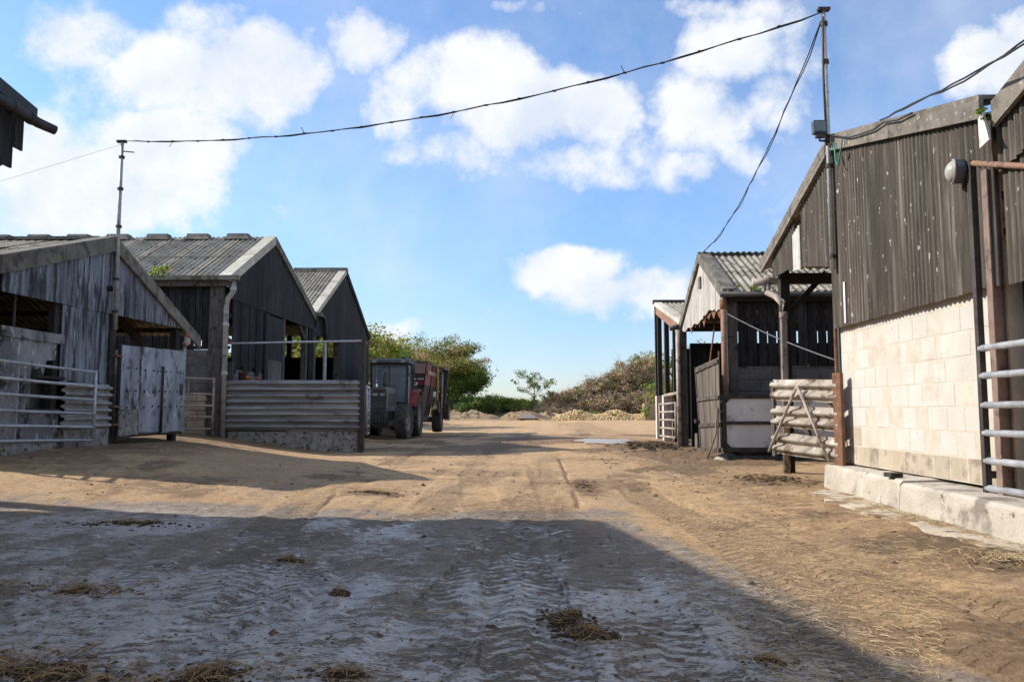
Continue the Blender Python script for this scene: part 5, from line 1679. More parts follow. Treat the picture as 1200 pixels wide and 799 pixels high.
def build_tractor():
    cx, y0 = -5.05, 27.35                       # centre line, front axle
    gz0 = 0.05
    t = thing('tractor', 'old dusty grey tractor parked facing the camera by the farthest black barn', 'tractor', (cx, 28.7, gz0))
    # chassis and engine
    MB().box(cx - 0.22, cx + 0.22, y0 - 0.55, y0 + 3.0, 0.55, 0.98).build('chassis', 'tractor_black', t)
    mb = MB().prism([(-0.27, 0.98), (0.27, 0.98), (0.27, 1.70), (0.21, 1.80), (-0.21, 1.80), (-0.27, 1.70)], lambda a, b, s: (cx + a, s, b), y0 - 0.72, y0 + 1.25)
    hood = mb.build('bonnet', 'tractor_body', t)
    MB().box(cx - 0.235, cx + 0.235, y0 - 0.735, y0 - 0.722, 1.02, 1.72).build('grille', 'tractor_black', hood)
    for k in range(9):
        z = 1.06 + k * 0.045
        MB().box(cx - 0.225, cx + 0.225, y0 - 0.742, y0 - 0.736, z, z + 0.012).build('grille_bar', 'tractor_body', hood)
    for s in (-1, 1):
        h = MB().box(cx + s * 0.12 - 0.085, cx + s * 0.12 + 0.085, y0 - 0.755, y0 - 0.737, 1.49, 1.59).build('headlight', 'lamp_glass', t)
        MB().box(cx + s * 0.12 - 0.095, cx + s * 0.12 + 0.095, y0 - 0.748, y0 - 0.7365, 1.48, 1.60).build('bezel', 'tractor_black', h)
    MB().box(cx - 0.30, cx + 0.30, y0 - 0.85, y0 - 0.56, 0.68, 0.96).build('weight_block', 'tractor_black', t)
    for k in range(6):
        x = cx - 0.27 + k * 0.108
        MB().box(x - 0.04, x + 0.04, y0 - 0.92, y0 - 0.851, 0.60, 0.94).build('front_weight', 'tractor_black', t)
    # louvre panel down the bonnet side
    for s in (-1, 1):
        MB().box(cx + s * 0.276 - 0.004, cx + s * 0.276 + 0.004, y0 - 0.4, y0 + 0.9, 1.15, 1.60).build('side_panel', 'tractor_black', hood)
    # front axle
    MB().tube([(cx - 0.70, y0, 0.62), (cx - 0.25, y0, 0.52), (cx + 0.25, y0, 0.52), (cx + 0.70, y0, 0.62)], [0.10, 0.13, 0.13, 0.10], 10).build('front_axle', 'tractor_body', t, True)
    MB().tube([(cx - 0.6, y0 + 0.22, 0.62), (cx + 0.6, y0 + 0.22, 0.62)], 0.028, 8).build('steering_rod', 'dark_steel', t, True)
    # exhaust
    MB().tube([(cx + 0.02, y0 + 0.35, 1.78), (cx + 0.02, y0 + 0.35, 2.35)], 0.035, 10).build('exhaust', 'tractor_black', t, True)
    MB().lathe([(0.035, 0), (0.075, 0.03), (0.075, 0.42), (0.035, 0.45)], (cx + 0.02, y0 + 0.35, 1.80), (0, 0, 1), 12).build('silencer', 'tractor_black', t, True)
    # wheels
    for s in (-1, 1):
        wheel(t, (cx + s * 0.74, y0, 0.62 + gz0 - 0.03), 0.62, 0.40, 16, 0.34, side=s, steer=-0.10 * s)
        wheel(t, (cx + s * 0.76, y0 + 2.42, 0.83 + gz0 - 0.03), 0.83, 0.46, 18, 0.47, side=s)
    MB().tube([(cx - 0.55, y0 + 2.42, 0.86), (cx + 0.55, y0 + 2.42, 0.86)], 0.14, 10).build('rear_axle', 'tractor_black', t, True)
    # mudguards
    for s in (-1, 1):
        pts = []
        for k in range(8):
            a = math.radians(20 + k * 19)
            pts.append((y0 + 2.42 - 0.93 * math.cos(a), 0.88 + 0.93 * math.sin(a)))
        V, F = [], []
        xa, xb = cx + s * 0.52, cx + s * 0.98
        for (y, z) in pts:
            V += [(xa, y, z), (xb, y, z), (xb, y, z - 0.05), (xa, y, z - 0.05)]
        for k in range(7):
            q = k * 4
            F += [(q + j, q + (j + 1) % 4, q + 4 + (j + 1) % 4, q + 4 + j) for j in range(4)]
        F += [(0, 3, 2, 1), (28, 29, 30, 31)]
        mb = MB()
        mb.v, mb.f = V, F
        mb.build('mudguard', 'tractor_red', t)
    # cab
    y1, y2 = y0 + 1.30, y0 + 2.70
    zb, zr = 1.10, 2.70
    c = MB()
    for s in (-1, 1):
        c.beam((cx + s * 0.60, y1 + 0.02, zb), (cx + s * 0.66, y1 - 0.05, zr), 0.07, 0.07)
        c.beam((cx + s * 0.68, y1 + 0.75, zb), (cx + s * 0.68, y1 + 0.72, zr), 0.07, 0.07)
        c.beam((cx + s * 0.66, y2, 1.5), (cx + s * 0.66, y2, zr), 0.07, 0.07)
        c.beam((cx + s * 0.61, y1, 1.35), (cx + s * 0.68, y1 + 0.75, 1.30), 0.06, 0.06)
    c.beam((cx - 0.66, y1 - 0.05, zr - 0.03), (cx + 0.66, y1 - 0.05, zr - 0.03), 0.07, 0.07)
    c.beam((cx - 0.66, y2, zr - 0.03), (cx + 0.66, y2, zr - 0.03), 0.07, 0.07)
    c.beam((cx - 0.66, y2, 1.55), (cx + 0.66, y2, 1.55), 0.07, 0.07)
    c.beam((cx + 0.0, y1 - 0.045, 1.80), (cx + 0.0, y1 - 0.05, zr - 0.05), 0.03, 0.03)
    c.box(cx - 0.69, cx + 0.69, y1 - 0.01, y2 + 0.03, 1.02, 1.12)
    c.box(cx - 0.69, cx + 0.69, y2 - 0.04, y2 + 0.03, 1.12, 1.58)
    cab = c.build('cab', 'tractor_black', t)
    rf = MB().prism([(y1 - 0.20, zr + 0.02), (y2 + 0.12, zr + 0.02), (y2 + 0.05, zr + 0.13), (y1 + 0.25, zr + 0.20), (y1 - 0.12, zr + 0.12)],
                    lambda a, b, s: (s, a, b), cx - 0.71, cx + 0.71).build('cab_roof', 'tractor_black', t)
    for s in (-1, 1):
        MB().box(cx + s * 0.52 - 0.07, cx + s * 0.52 + 0.07, y1 - 0.27, y1 - 0.226, zr + 0.02, zr + 0.11).build('work_lamp', 'lamp_glass', rf)
    MB().box(cx - 0.70, cx + 0.70, y1 - 0.225, y1 - 0.205, zr + 0.03, zr + 0.09).build('roof_trim', 'tractor_body', rf)
    MB().lathe([(0.10, 0), (0.10, 0.05), (0.05, 0.10), (0, 0.11)], (cx + 0.45, y1 + 0.5, zr + 0.17), (0, 0, 1), 10).build('beacon_base', 'wagon_dark', rf, True)
    q = MB().add([(cx - 0.60, y1 - 0.01, 1.30), (cx + 0.60, y1 - 0.01, 1.30), (cx + 0.645, y1 - 0.055, zr - 0.06), (cx - 0.645, y1 - 0.055, zr - 0.06)], [(0, 1, 2, 3)])
    q.build('windscreen', 'cab_glass', cab)
    for s in (-1, 1):
        q = MB().add([(cx + s * 0.625, y1 + 0.03, 1.36), (cx + s * 0.68, y1 + 0.72, 1.36), (cx + s * 0.68, y1 + 0.70, zr - 0.06), (cx + s * 0.655, y1, zr - 0.06)], [(0, 1, 2, 3)])
        q.build('side_window', 'cab_glass', cab)
        MB().tube([(cx + s * 0.68, y1 - 0.02, 2.25), (cx + s * 0.82, y1 - 0.16, 2.42), (cx + s * 0.86, y1 - 0.18, 2.30)], 0.014, 6).build('mirror_arm', 'dark_steel', t, True)
        MB().box(cx + s * 0.86 - 0.085, cx + s * 0.86 + 0.085, y1 - 0.21, y1 - 0.17, 2.32, 2.62).build('mirror', 'tractor_black', t)
        MB().beam((cx + s * 0.70, y1 + 0.04, 1.15), (cx + s * 0.705, y1 + 0.02, 2.55), 0.03, 0.03).build('grab_handle', 'galvanised', t)
    q = MB().add([(cx - 0.62, y2 - 0.01, 1.6), (cx + 0.62, y2 - 0.01, 1.6), (cx + 0.62, y2 - 0.01, zr - 0.06), (cx - 0.62, y2 - 0.01, zr - 0.06)], [(0, 1, 2, 3)])
    q.build('rear_window', 'cab_glass', cab)
    MB().box(cx - 0.22, cx + 0.22, y2 - 0.75, y2 - 0.62, 1.35, 1.95).build('seat', 'tractor_black', t)
    MB().lathe([(0.19, -0.012), (0.205, 0), (0.19, 0.012), (0.175, 0)], (cx, y1 + 0.42, 1.78), (0, -0.5, 0.86), 20, closed=True).build('steering_wheel', 'tractor_black', t, True)
    MB().box(cx - 0.30, cx + 0.30, y1 + 0.03, y1 + 0.30, 1.15, 1.62).build('dashboard', 'tractor_black', t)
    MB().beam((cx - 0.08, y1 - 0.085, zr - 0.08), (cx - 0.46, y1 - 0.080, 2.30), 0.015, 0.015).build('wiper', 'tractor_black', t)
    # steps and fuel tank on the near side
    MB().box(cx + 0.38, cx + 0.68, y0 + 0.75, y0 + 1.45, 0.60, 1.05).build('fuel_tank', 'tractor_body', t)
    for z in (0.45, 0.70):
        MB().box(cx + 0.68, cx + 0.86, y0 + 1.15, y0 + 1.45, z, z + 0.03).build('step', 'dark_steel', t)


build_tractor()


# ------------------------------------------------------------------ feeder wagon behind the tractor
def build_wagon():
    x0, x1, y0, y1 = -6.25, -4.18, 32.2, 36.3
    t = thing('feeder_wagon', 'red mixer feeder wagon hitched behind the grey tractor', 'wagon', (-5.2, 34.3, 0.03))
    zt, zm, zb = 2.94, 2.06, 0.75
    # hopper: flared upper walls over a narrowing tub
    hp = MB()
    ring = [(x0, y0), (x1, y0), (x1, y1), (x0, y1)]
    lv = [(zt, 0.0), (zm, 0.10), (zb, 0.34)]
    V = []
    for (z, i) in lv:
        V += [(x0 + i, y0 + i * 1.1, z), (x1 - i, y0 + i * 1.1, z), (x1 - i, y1 - i, z), (x0 + i, y1 - i, z)]
    V += [(x0 + 0.06, y0 + 0.06, zt), (x1 - 0.06, y0 + 0.06, zt), (x1 - 0.06, y1 - 0.06, zt), (x0 + 0.06, y1 - 0.06, zt)]
    V += [(x0 + 0.36, y0 + 0.4, zb + 0.1), (x1 - 0.36, y0 + 0.4, zb + 0.1), (x1 - 0.36, y1 - 0.4, zb + 0.1), (x0 + 0.36, y1 - 0.4, zb + 0.1)]
    F = []
    low = MB()
    for j in range(4):
        F.append((j, 4 + j, 4 + (j + 1) % 4, (j + 1) % 4))
    low.v, low.f = list(V), [(4 + j, 8 + j, 8 + (j + 1) % 4, 4 + (j + 1) % 4) for j in range(4)] + [(8, 11, 10, 9)]
    low.build('tub', 'wagon_dark', t)
    for j in range(4):
        F.append((j, (j + 1) % 4, 12 + (j + 1) % 4, 12 + j))
        F.append((12 + j, 12 + (j + 1) % 4, 16 + (j + 1) % 4, 16 + j))
    F.append((16, 17, 18, 19))
    hp.v, hp.f = V, F
    body = hp.build('hopper', 'wagon_red', t)
    # faded upper band on the front, dark lettering band, ribs
    MB().prism([(x0 + 0.03, zt - 0.42), (x1 - 0.03, zt - 0.42), (x1 - 0.0, zt + 0.005), (x0, zt + 0.005)], lambda a, b, s: (a, y0 + (zt - b) * 0.125 + s, b), -0.014, -0.003).build('front_panel', 'wagon_faded', body)
    MB().prism([(x0 + 0.05, 2.22), (x1 - 0.05, 2.22), (x1 - 0.05, 2.51), (x0 + 0.05, 2.51)], lambda a, b, s: (a, y0 + (zt - b) * 0.125 + s, b), -0.012, -0.003).build('name_band', 'wagon_dark', body)
    for f in (0.0, 0.5, 1.0):
        y = y0 + 0.04 + (y1 - y0 - 0.08) * f
        MB().beam((x1 + 0.02, y, zt - 0.02), (x1 - 0.09, y, zm), 0.07, 0.05).build('rib', 'wagon_dark', body)
        MB().beam((x1 - 0.07, y, zm), (x1 - 0.31, y, zb), 0.07, 0.05).build('rib', 'wagon_dark', body)
    MB().prism([(y0 + 0.6, 2.50), (y1 - 0.5, 2.50), (y1 - 0.5, 2.66), (y0 + 0.6, 2.66)], lambda a, b, s: (x1 - (zt - b) * 0.11 + s, a, b), 0.028, 0.036).build('faded_strip', 'wagon_faded', body)
    # rubber rim
    for a, b in (((x0, y0), (x1, y0)), ((x1, y0), (x1, y1)), ((x1, y1), (x0, y1)), ((x0, y1), (x0, y0))):
        MB().beam((*a, zt + 0.03), (*b, zt + 0.03), 0.09, 0.05).build('rim_strip', 'tractor_black', t)
    # lettering and badge on the front
    cu = bpy.data.curves.new('lettering', 'FONT')
    cu.body = 'EuroMix'
    cu.size = 0.27
    cu.offset = 0.006
    cu.shear = 0.25
    cu.extrude = 0.004
    cu.align_x = 'RIGHT'
    cu.materials.append(MATS['white_paint'])
    tmp = bpy.data.objects.new('lettering_curve', cu)
    COL.objects.link(tmp)
    bpy.context.view_layer.update()
    me = bpy.data.meshes.new_from_object(tmp.evaluated_get(bpy.context.evaluated_depsgraph_get()))
    bpy.data.objects.remove(tmp)
    if not me.materials:
        me.materials.append(MATS['white_paint'])
    tx = bpy.data.objects.new('lettering', me)
    COL.objects.link(tx)
    tx.parent = body
    tx.matrix_local = FR[t].inverted() @ Matrix.Translation((x1 - 0.10, y0 + (zt - 2.27) * 0.125 - 0.018, 2.27)) @ Matrix.Rotation(math.radians(90 - 7), 4, 'X')
    el = [(0.15 * math.cos(2 * math.pi * k / 24), 0.085 * math.sin(2 * math.pi * k / 24)) for k in range(24)]
    MB().prism(el, lambda a, b, s: (x1 - 0.50 + a, y0 + 0.118 + s, 2.10 + b), -0.02, -0.002).build('badge', 'white_paint', body)
    el2 = [(a * 0.55, b * 0.45) for a, b in el]
    MB().prism(el2, lambda a, b, s: (x1 - 0.50 + a, y0 + 0.118 + s, 2.10 + b), -0.028, -0.021).build('badge_centre', 'wagon_red', body)
    # front apron, gearbox, drawbar
    MB().box(-5.6, -4.55, y0 + 0.1, y0 + 0.32, 1.1, 1.98).build('front_apron', 'wagon_dark', t)
    MB().lathe([(0.0, -0.1), (0.24, -0.1), (0.24, 0.1), (0.0, 0.1)], (-4.62, y0 + 0.02, 1.72), (0, 1, 0), 14).build('drive_cover', 'tractor_black', t)
    MB().lathe([(0.0, -0.1), (0.20, -0.1), (0.20, 0.1), (0.0, 0.1)], (-4.48, y0 + 0.05, 1.15), (0, 1, 0), 14).build('gearbox', 'wagon_dark', t)
    for s in (-1, 1):
        MB().beam((-5.1 + s * 0.7, y0 + 0.6, 0.72), (-5.08, 30.75, 0.62), 0.12, 0.14).build('drawbar', 'wagon_dark', t)
    MB().tube([(-4.45, y0 + 0.1, 1.85), (-4.35, y0 - 0.25, 1.4), (-4.7, y0 - 0.9, 1.1), (-5.0, 30.8, 1.2)], 0.022, 6).build('hose', 'tractor_black', t, True)
    MB().tube([(-4.55, y0 + 0.1, 1.75), (-4.5, y0 - 0.2, 1.2), (-4.8, y0 - 0.7, 0.95), (-5.05, 30.8, 1.1)], 0.018, 6).build('hose', 'tractor_black', t, True)
    # chassis and wheels
    MB().box(-5.95, -4.45, y0 + 0.4, y1, 0.58, 0.74).build('chassis', 'wagon_dark', t)
    for s, x in ((-1, -6.15), (1, -4.16)):
        wheel(t, (x, 36.1, 0.56), 0.54, 0.42, 14, 0.28, side=s)
    MB().tube([(-6.1, 36.1, 0.56), (-4.2, 36.1, 0.56)], 0.07, 8).build('axle', 'wagon_dark', t, True)
    # discharge elevator and door gear on the near rear side
    MB().beam((-4.02, 36.4, 0.95), (-3.86, 36.55, 2.85), 0.30, 0.22, up=(0, 1, 0)).build('discharge_elevator', 'wagon_dark', t)
    MB().beam((-4.05, 35.1, 1.0), (-4.05, 35.25, 2.9), 0.06, 0.06).build('yellow_post', 'yellow_paint', t)
    for y in (35.6, 36.0):
        MB().tube([(-3.98, y, 1.1), (-3.94, y + 0.05, 2.75)], 0.045, 8).build('ram', 'galvanised' if y > 35.8 else 'tractor_black', t, True)
    MB().box(-4.12, -3.78, 35.3, 37.0, 2.84, 2.92).build('canopy', 'tractor_black', t)
    MB().prism([(35.0, 0.95), (36.9, 0.75), (36.9, 1.25), (35.0, 1.45)], lambda a, b, s: (s, a, b), -4.05, -3.98).build('discharge_door', 'wagon_dark', t)
    MB().prism([(36.5, 0.62), (37.2, 0.55), (37.0, 1.2), (36.5, 1.3)], lambda a, b, s: (s, a, b), -3.95, -3.70).build('discharge_spout', 'wagon_dark', t)
    for k in range(5):
        y = 35.2 + k * 0.35
        MB().tube([(-4.0, y, 2.7), (-3.92, y + 0.15, 1.9 - 0.1 * k), (-4.02, y + 0.05, 1.2)], 0.022, 6).build('hose', 'tractor_black', t, True)
    MB().box(-4.14, -4.05, 34.2, 34.45, 1.62, 1.82).build('tail_plate', 'white_paint', t)


build_wagon()


# ------------------------------------------------------------------ vegetation
def leaf_cloud(centres, radii, per, size, flat=0.7):
    """Quads scattered round clump centres. centres n x 3, radii n -> V, F arrays."""
    n = len(centres)
    k = np.repeat(np.arange(n), per)
    d = rng.normal(size=(len(k), 3))
    d /= np.linalg.norm(d, axis=1, keepdims=True)
    rad = rng.random(len(k)) ** 0.5
    P = centres[k] + d * (radii[k] * rad)[:, None] * np.array([1, 1, flat])
    nrm = d + rng.normal(size=d.shape) * 0.6 + np.array([0, 0, 0.5])
    nrm /= np.linalg.norm(nrm, axis=1, keepdims=True)
    a = np.cross(nrm, rng.normal(size=d.shape))
    a /= np.linalg.norm(a, axis=1, keepdims=True) + 1e-9
    b = np.cross(nrm, a)
    s = size * (0.6 + 0.8 * rng.random(len(k)))[:, None]
    V = np.stack([P - a * s * 0.5, P + b * s * 0.32, P + a * s * 0.55, P - b * s * 0.32], 1).reshape(-1, 3)
    F = np.arange(len(V)).reshape(-1, 4)
    return V, F


def branch_tree(base, height, spread, levels, lean=(0, 0), r0=0.12, kids=4, seed=1, start=0.25):
    """Trunk and limbs as tubes; returns MB and tip points."""
    rd = random.Random(seed)
    mb = MB()
    tips = []

    def grow(p, d, L, r, lev):
        pts, rs = [p], [r]
        q = p.copy()
        dd = d.copy()
        for k in range(4):
            dd = (dd + Vector((rd.uniform(-0.18, 0.18), rd.uniform(-0.18, 0.18), rd.uniform(-0.02, 0.12)))).normalized()
            q = q + dd * (L / 4)
            pts.append(q.copy())
            rs.append(r * (1 - 0.16 * (k + 1)))
        mb.tube(pts, rs, 6 if lev < 2 else 4, caps=False)
        if lev >= levels:
            tips.append(pts[-1])
            tips.append(pts[2])
            return
        for k in range(kids):
            f = start + (1 - start) * (k + rd.random()) / kids
            i = min(3, int(f * 4))
            bp = pts[i].lerp(pts[i + 1], f * 4 - i)
            ang = rd.uniform(0, 2 * math.pi)
            side = Vector((math.cos(ang), math.sin(ang), 0)) * spread
            nd = (dd * 0.6 + side + Vector((0, 0, 0.25))).normalized()
            grow(bp, nd, L * rd.uniform(0.5, 0.68), rs[i] * 0.55, lev + 1)
        tips.append(pts[-1])

    grow(Vector(base), Vector((lean[0], lean[1], 1)).normalized(), height * 0.62, r0, 0)
    return mb, np.array([tuple(p) for p in tips])


def tree(name, label, base, height, width, mats, leaf=0.16, per=26, clump=0.55, levels=3, seed=1, group=None, dense=1.0, r0=0.11, kids=5, start=0.2, cat='tree', inner=True):
    x, y = base
    z = gz(x, y)
    t = thing(name, label, cat, (x, y, z), 0, group)
    mb, tips = branch_tree((x, y, z - 0.1), height, 0.9, levels, r0=r0, kids=kids, seed=seed, start=start)
    # fit the limbs to the crown asked for
    o = np.array([x, y, z])
    ext = np.percentile(np.abs(tips[:, 0] - x), 92) + 1e-6
    sx = width / 2 / ext
    sz = (height - clump * 0.6) / (tips[:, 2].max() - z)
    sc = np.array([sx, sx, sz])
    mb.v = [tuple(o + (np.array(v) - o) * sc) for v in mb.v]
    tips = o + (tips - o) * sc
    mb.build('trunk', 'bark', t)
    rs = np.random.default_rng(seed)
    idx = rs.random(len(tips)) < dense
    tips = tips[idx]
    part = rs.random(len(tips))
    inv = np.array(FR[t].inverted())
    edges = np.linspace(0, 1, len(mats) + 1)
    for k, m in enumerate(mats):
        sel = tips[(part >= edges[k]) & (part < edges[k + 1])]
        if not len(sel):
            continue
        V, F = leaf_cloud(sel, clump * (0.6 + 0.8 * rs.random(len(sel))), per, leaf)
        np_mesh('crown', V + inv[:3, 3], F, m, t)
    return t


GT = 'trees beyond the yard'
tree('bushy_tree', 'pale yellow-green tree seen just right of the farthest black barn', (-13.0, 70.0), 5.7, 5.8, ('leaf_yellow', 'leaf_olive', 'leaf_green', 'leaf_yellow'), 0.15, 80, 0.85, 3, 3, GT, start=0.08)
tree('bushy_tree', 'small pale tree showing over the roof of the tractor', (-10.9, 73.0), 5.0, 4.4, ('leaf_yellow', 'leaf_bright', 'leaf_olive'), 0.15, 70, 0.8, 3, 5, GT, start=0.08)
tree('round_tree', 'tall round olive tree with browning crown behind the feeder wagon', (-8.0, 70.0), 5.7, 5.6, ('leaf_olive', 'leaf_green', 'leaf_yellow', 'leaf_dry'), 0.15, 90, 0.82, 3, 8, GT, start=0.08)
tree('round_tree', 'green leafy tree right of the feeder wagon, sloping down to low bushes', (-6.2, 69.0), 4.3, 3.7, ('leaf_green', 'leaf_bright', 'leaf_green', 'leaf_olive'), 0.14, 90, 0.72, 3, 11, GT, start=0.06)
tree('bushy_tree', 'thin airy tree rising between the two crowns over the wagon', (-10.4, 76.0), 6.6, 3.4, ('leaf_olive', 'leaf_green'), 0.14, 14, 0.6, 3, 14, GT, dense=0.6)
tree('low_bush', 'bright green low bush at the right foot of the leafy tree', (-2.7, 67.0), 1.7, 4.8, ('leaf_green', 'leaf_bright'), 0.13, 40, 0.45, 3, 21, cat='bush', start=0.05)
tree('low_bush', 'dark green low bush below the leafy tree beside the wagon', (-5.4, 66.0), 1.5, 3.8, ('leaf_dark', 'leaf_green'), 0.13, 40, 0.42, 3, 22, cat='bush', start=0.05)
tree('low_bush', 'yellow-green low bush at the foot of the sparse windblown tree', (-0.8, 67.5), 1.3, 2.6, ('leaf_bright', 'leaf_yellow'), 0.12, 30, 0.38, 3, 23, cat='bush', start=0.05)
tree('sparse_tree', 'sparse windblown tree with bare twigs standing alone on the bank', (0.35, 66.0), 4.1, 3.0, ('leaf_green', 'leaf_olive', 'leaf_green'), 0.12, 22, 0.30, 3, 30, dense=0.75, r0=0.06, kids=4, start=0.2)
# greenery seen through and behind the barns
tree('bushy_tree', 'green tree glimpsed through the open black barn, left window', (-14.2, 46.0), 7.4, 7.0, ('leaf_green', 'leaf_bright', 'leaf_olive'), 0.2, 34, 0.9, 3, 33, start=0.05)
tree('bushy_tree', 'pale green tree glimpsed through the open black barn, right window', (-10.6, 44.0), 6.6, 4.4, ('leaf_yellow', 'leaf_bright', 'leaf_olive'), 0.2, 34, 0.8, 3, 34, start=0.05)
tree('bushy_tree', 'pale green tree glimpsed through the open pale-gabled shed', (6.8, 36.0), 4.1, 2.6, ('leaf_olive', 'leaf_bright'), 0.13, 14, 0.45, 3, 35)


def thicket(name, label, blobs, n_leaf, n_twig, mats, leaf=0.15, group=None):
    """Overgrown bramble mass: overlapping humps of dry leaves and arching stems on the bank."""
    bx = np.array([b[0] for b in blobs])
    x0, y0 = float(bx.mean()), float(np.mean([b[1] for b in blobs]))
    t = thing(name, label, 'hedge', (x0, y0, gz(x0, y0)), 0, group)
    inv = np.array(FR[t].inverted())[:3, 3]
    V3, stems = [], MB()
    C, R = [], []
    for (x, y, rx, rz) in blobs:
        z = gz(x, y)
        m = int(26 * rx * rz) + 10
        for _ in range(m):
            d = rng.normal(size=3)
            d /= np.linalg.norm(d)
            d[2] = abs(d[2])
            k = rng.uniform(0.55, 1.0)
            C.append((x + d[0] * rx * k, y + d[1] * rx * 0.8 * k, z + d[2] * rz * k))
            R.append(rng.uniform(0.22, 0.5))
    C, R = np.array(C), np.array(R)
    part = rng.random(len(C))
    ed = np.linspace(0, 1, len(mats) + 1)
    for k, m in enumerate(mats):
        s = (part >= ed[k]) & (part < ed[k + 1])
        V, F = leaf_cloud(C[s], R[s], max(4, n_leaf // len(C)), leaf, 0.9)
        np_mesh('foliage', V + inv, F, m, t)
    V, F = [], []
    for _ in range(n_twig):
        i = rng.integers(len(C))
        p = C[i] + rng.normal(size=3) * 0.15
        d = rng.normal(size=3) + np.array([0, 0, 1.0])
        d /= np.linalg.norm(d)
        L = rng.uniform(0.5, 1.3)
        side = np.cross(d, rng.normal(size=3))
        side /= np.linalg.norm(side)
        w = side * 0.010
        prev = None
        for k in range(4):
            f = k / 3
            q = p + d * L * f + np.array([0, 0, -0.35 * f * f * L])
            cur = (len(V), len(V) + 1)
            V += [q - w * (1 - 0.6 * f), q + w * (1 - 0.6 * f)]
            if prev:
                F.append((prev[0], prev[1], cur[1], cur[0]))
            prev = cur
    np_mesh('stems', np.array(V) + inv, np.array(F), 'twig', t)
    return t


thicket('bramble_thicket', 'high brown bramble thicket on the bank behind the beet pile', [(4.4, 67.5, 2.2, 2.3), (6.2, 68, 2.3, 3.0), (8.2, 68.5, 2.4, 3.9), (10.2, 69, 2.6, 4.3), (7.0, 66.0, 2.0, 1.9), (9.6, 66.2, 2.2, 2.0), (5.0, 65.6, 1.6, 1.4)],
        60000, 6500, ('leaf_dry', 'leaf_dry', 'leaf_olive', 'grass_dry', 'leaf_dry', 'leaf_green'))
thicket('bramble_thicket', 'lower reddish-brown bramble hump left of the high thicket', [(2.5, 66.5, 1.6, 1.9), (1.4, 66, 1.5, 0.9), (2.2, 65.0, 1.7, 0.8), (0.2, 65.2, 1.3, 0.6)], 18000, 2400, ('leaf_dry', 'leaf_dry', 'grass_dry', 'leaf_olive'))
thicket('shrub', 'green and straw-coloured shrub crowning the high bramble thicket', [(9.3, 70.5, 1.4, 4.4), (10.6, 71, 1.5, 4.7), (8.0, 70.2, 0.9, 3.9)], 11000, 900, ('leaf_green', 'grass_dry', 'leaf_olive'))
thicket('weed_clump', 'small bright green weed clump on the beet pile at the thicket foot', [(5.3, 63.6, 0.6, 0.55)], 700, 40, ('leaf_bright', 'leaf_green'))


def beet_pile():
    V, F = [], []
    n = 2600
    base = np.array([(0.0, 0.0, 1), (0.0, 0.0, -1), (1, 0, 0), (-1, 0, 0), (0, 1, 0), (0, -1, 0)], float)
    faces = [(2, 4, 0, 0), (4, 3, 0, 0), (3, 5, 0, 0), (5, 2, 0, 0), (4, 2, 1, 1), (3, 4, 1, 1), (5, 3, 1, 1), (2, 5, 1, 1)]
    tri = []
    for k in range(n):
        x = rng.uniform(1.3, 9.4)
        v = rng.uniform(-1, 1)
        y = 62.3 + v * 1.2
        edge = min(1, (x - 1.3) / 1.2) * min(1, (9.4 - x) / 0.8 + 0.35)
        h = 0.72 * (1 - abs(v) ** 1.5) * edge * (0.85 + 0.25 * math.sin(x * 2.1))
        z = gz0_pile(x, y) + h + rng.uniform(-0.05, 0.04)
        s = rng.uniform(0.055, 0.09)
        q = rng.normal(size=(3, 3))
        Q, _ = np.linalg.qr(q)
        pts = (base * np.array([s, s, s * 1.5])) @ Q + np.array([x, y, z])
        o = len(V)
        V += [tuple(p) for p in pts]
        tri += [(o + a, o + b, o + c) for a, b, c, _ in faces]
    mb = MB()
    mb.v, mb.f = V, tri
    o = mb.build('beet_pile', 'beet', None, True)
    tag(o, 'long low pile of pale fodder beet at the far end of the yard', 'beet pile', kind='stuff')
    return o


def gz0_pile(x, y):
    return 0.22


beet_pile()


def earth_heap(label, x, y, rx, ry, h, seed):
    rs = np.random.default_rng(seed)
    n, m = 64, 22
    V, F = [], []
    f = np.repeat(np.arange(m + 1) / m, n)
    a = np.tile(2 * math.pi * np.arange(n) / n, m + 1)
    px, py = x + rx * f * np.cos(a) * (1 + 0.15 * np.sin(3 * a + seed)), y + ry * f * np.sin(a)
    e = fbm(px * 1.6 + seed, py * 1.6, 5)
    zz = h * (1 - f ** 1.4) * (0.35 + 1.2 * e) + 0.22 * (fbm(px * 5.0, py * 5.0 + seed, 3) - 0.5) * (1 - f)
    V = [(float(q[0]), float(q[1]), gz(q[0], q[1]) - 0.06 + max(float(q[2]), 0)) for q in zip(px, py, zz)]
    for i in range(m):
        for j in range(n):
            F.append((i * n + j, (i + 1) * n + j, (i + 1) * n + (j + 1) % n, i * n + (j + 1) % n))
    mb = MB()
    mb.v, mb.f = V, F
    tag(mb.build('earth_heap', 'heap_earth', None, True), label, 'earth heap')


earth_heap('wide flat earth heap right of the feeder wagon, below the trees', -4.6, 60.8, 3.0, 1.8, 0.55, 3)
earth_heap('earth heap partly hidden behind the feeder wagon', -8.2, 61.4, 2.6, 1.8, 0.55, 5)
earth_heap('dark earth heap carrying the pale flat stone', -0.6, 60.9, 2.2, 1.5, 0.60, 8)
earth_heap('low earth heap at the left end of the beet pile', 1.4, 62.6, 1.8, 1.3, 0.55, 12)
core = MB()
pr = [(61.2, 0.1), (61.7, 0.50), (62.3, 0.72), (62.9, 0.55), (63.5, 0.1)]
core.prism(pr, lambda a, b, s: (s, a, b), 2.2, 9.0)
co = core.build('pile_heart', 'beet')
tag(co, 'shadowed heart of the beet pile at the yard end', 'beet pile', kind='stuff')

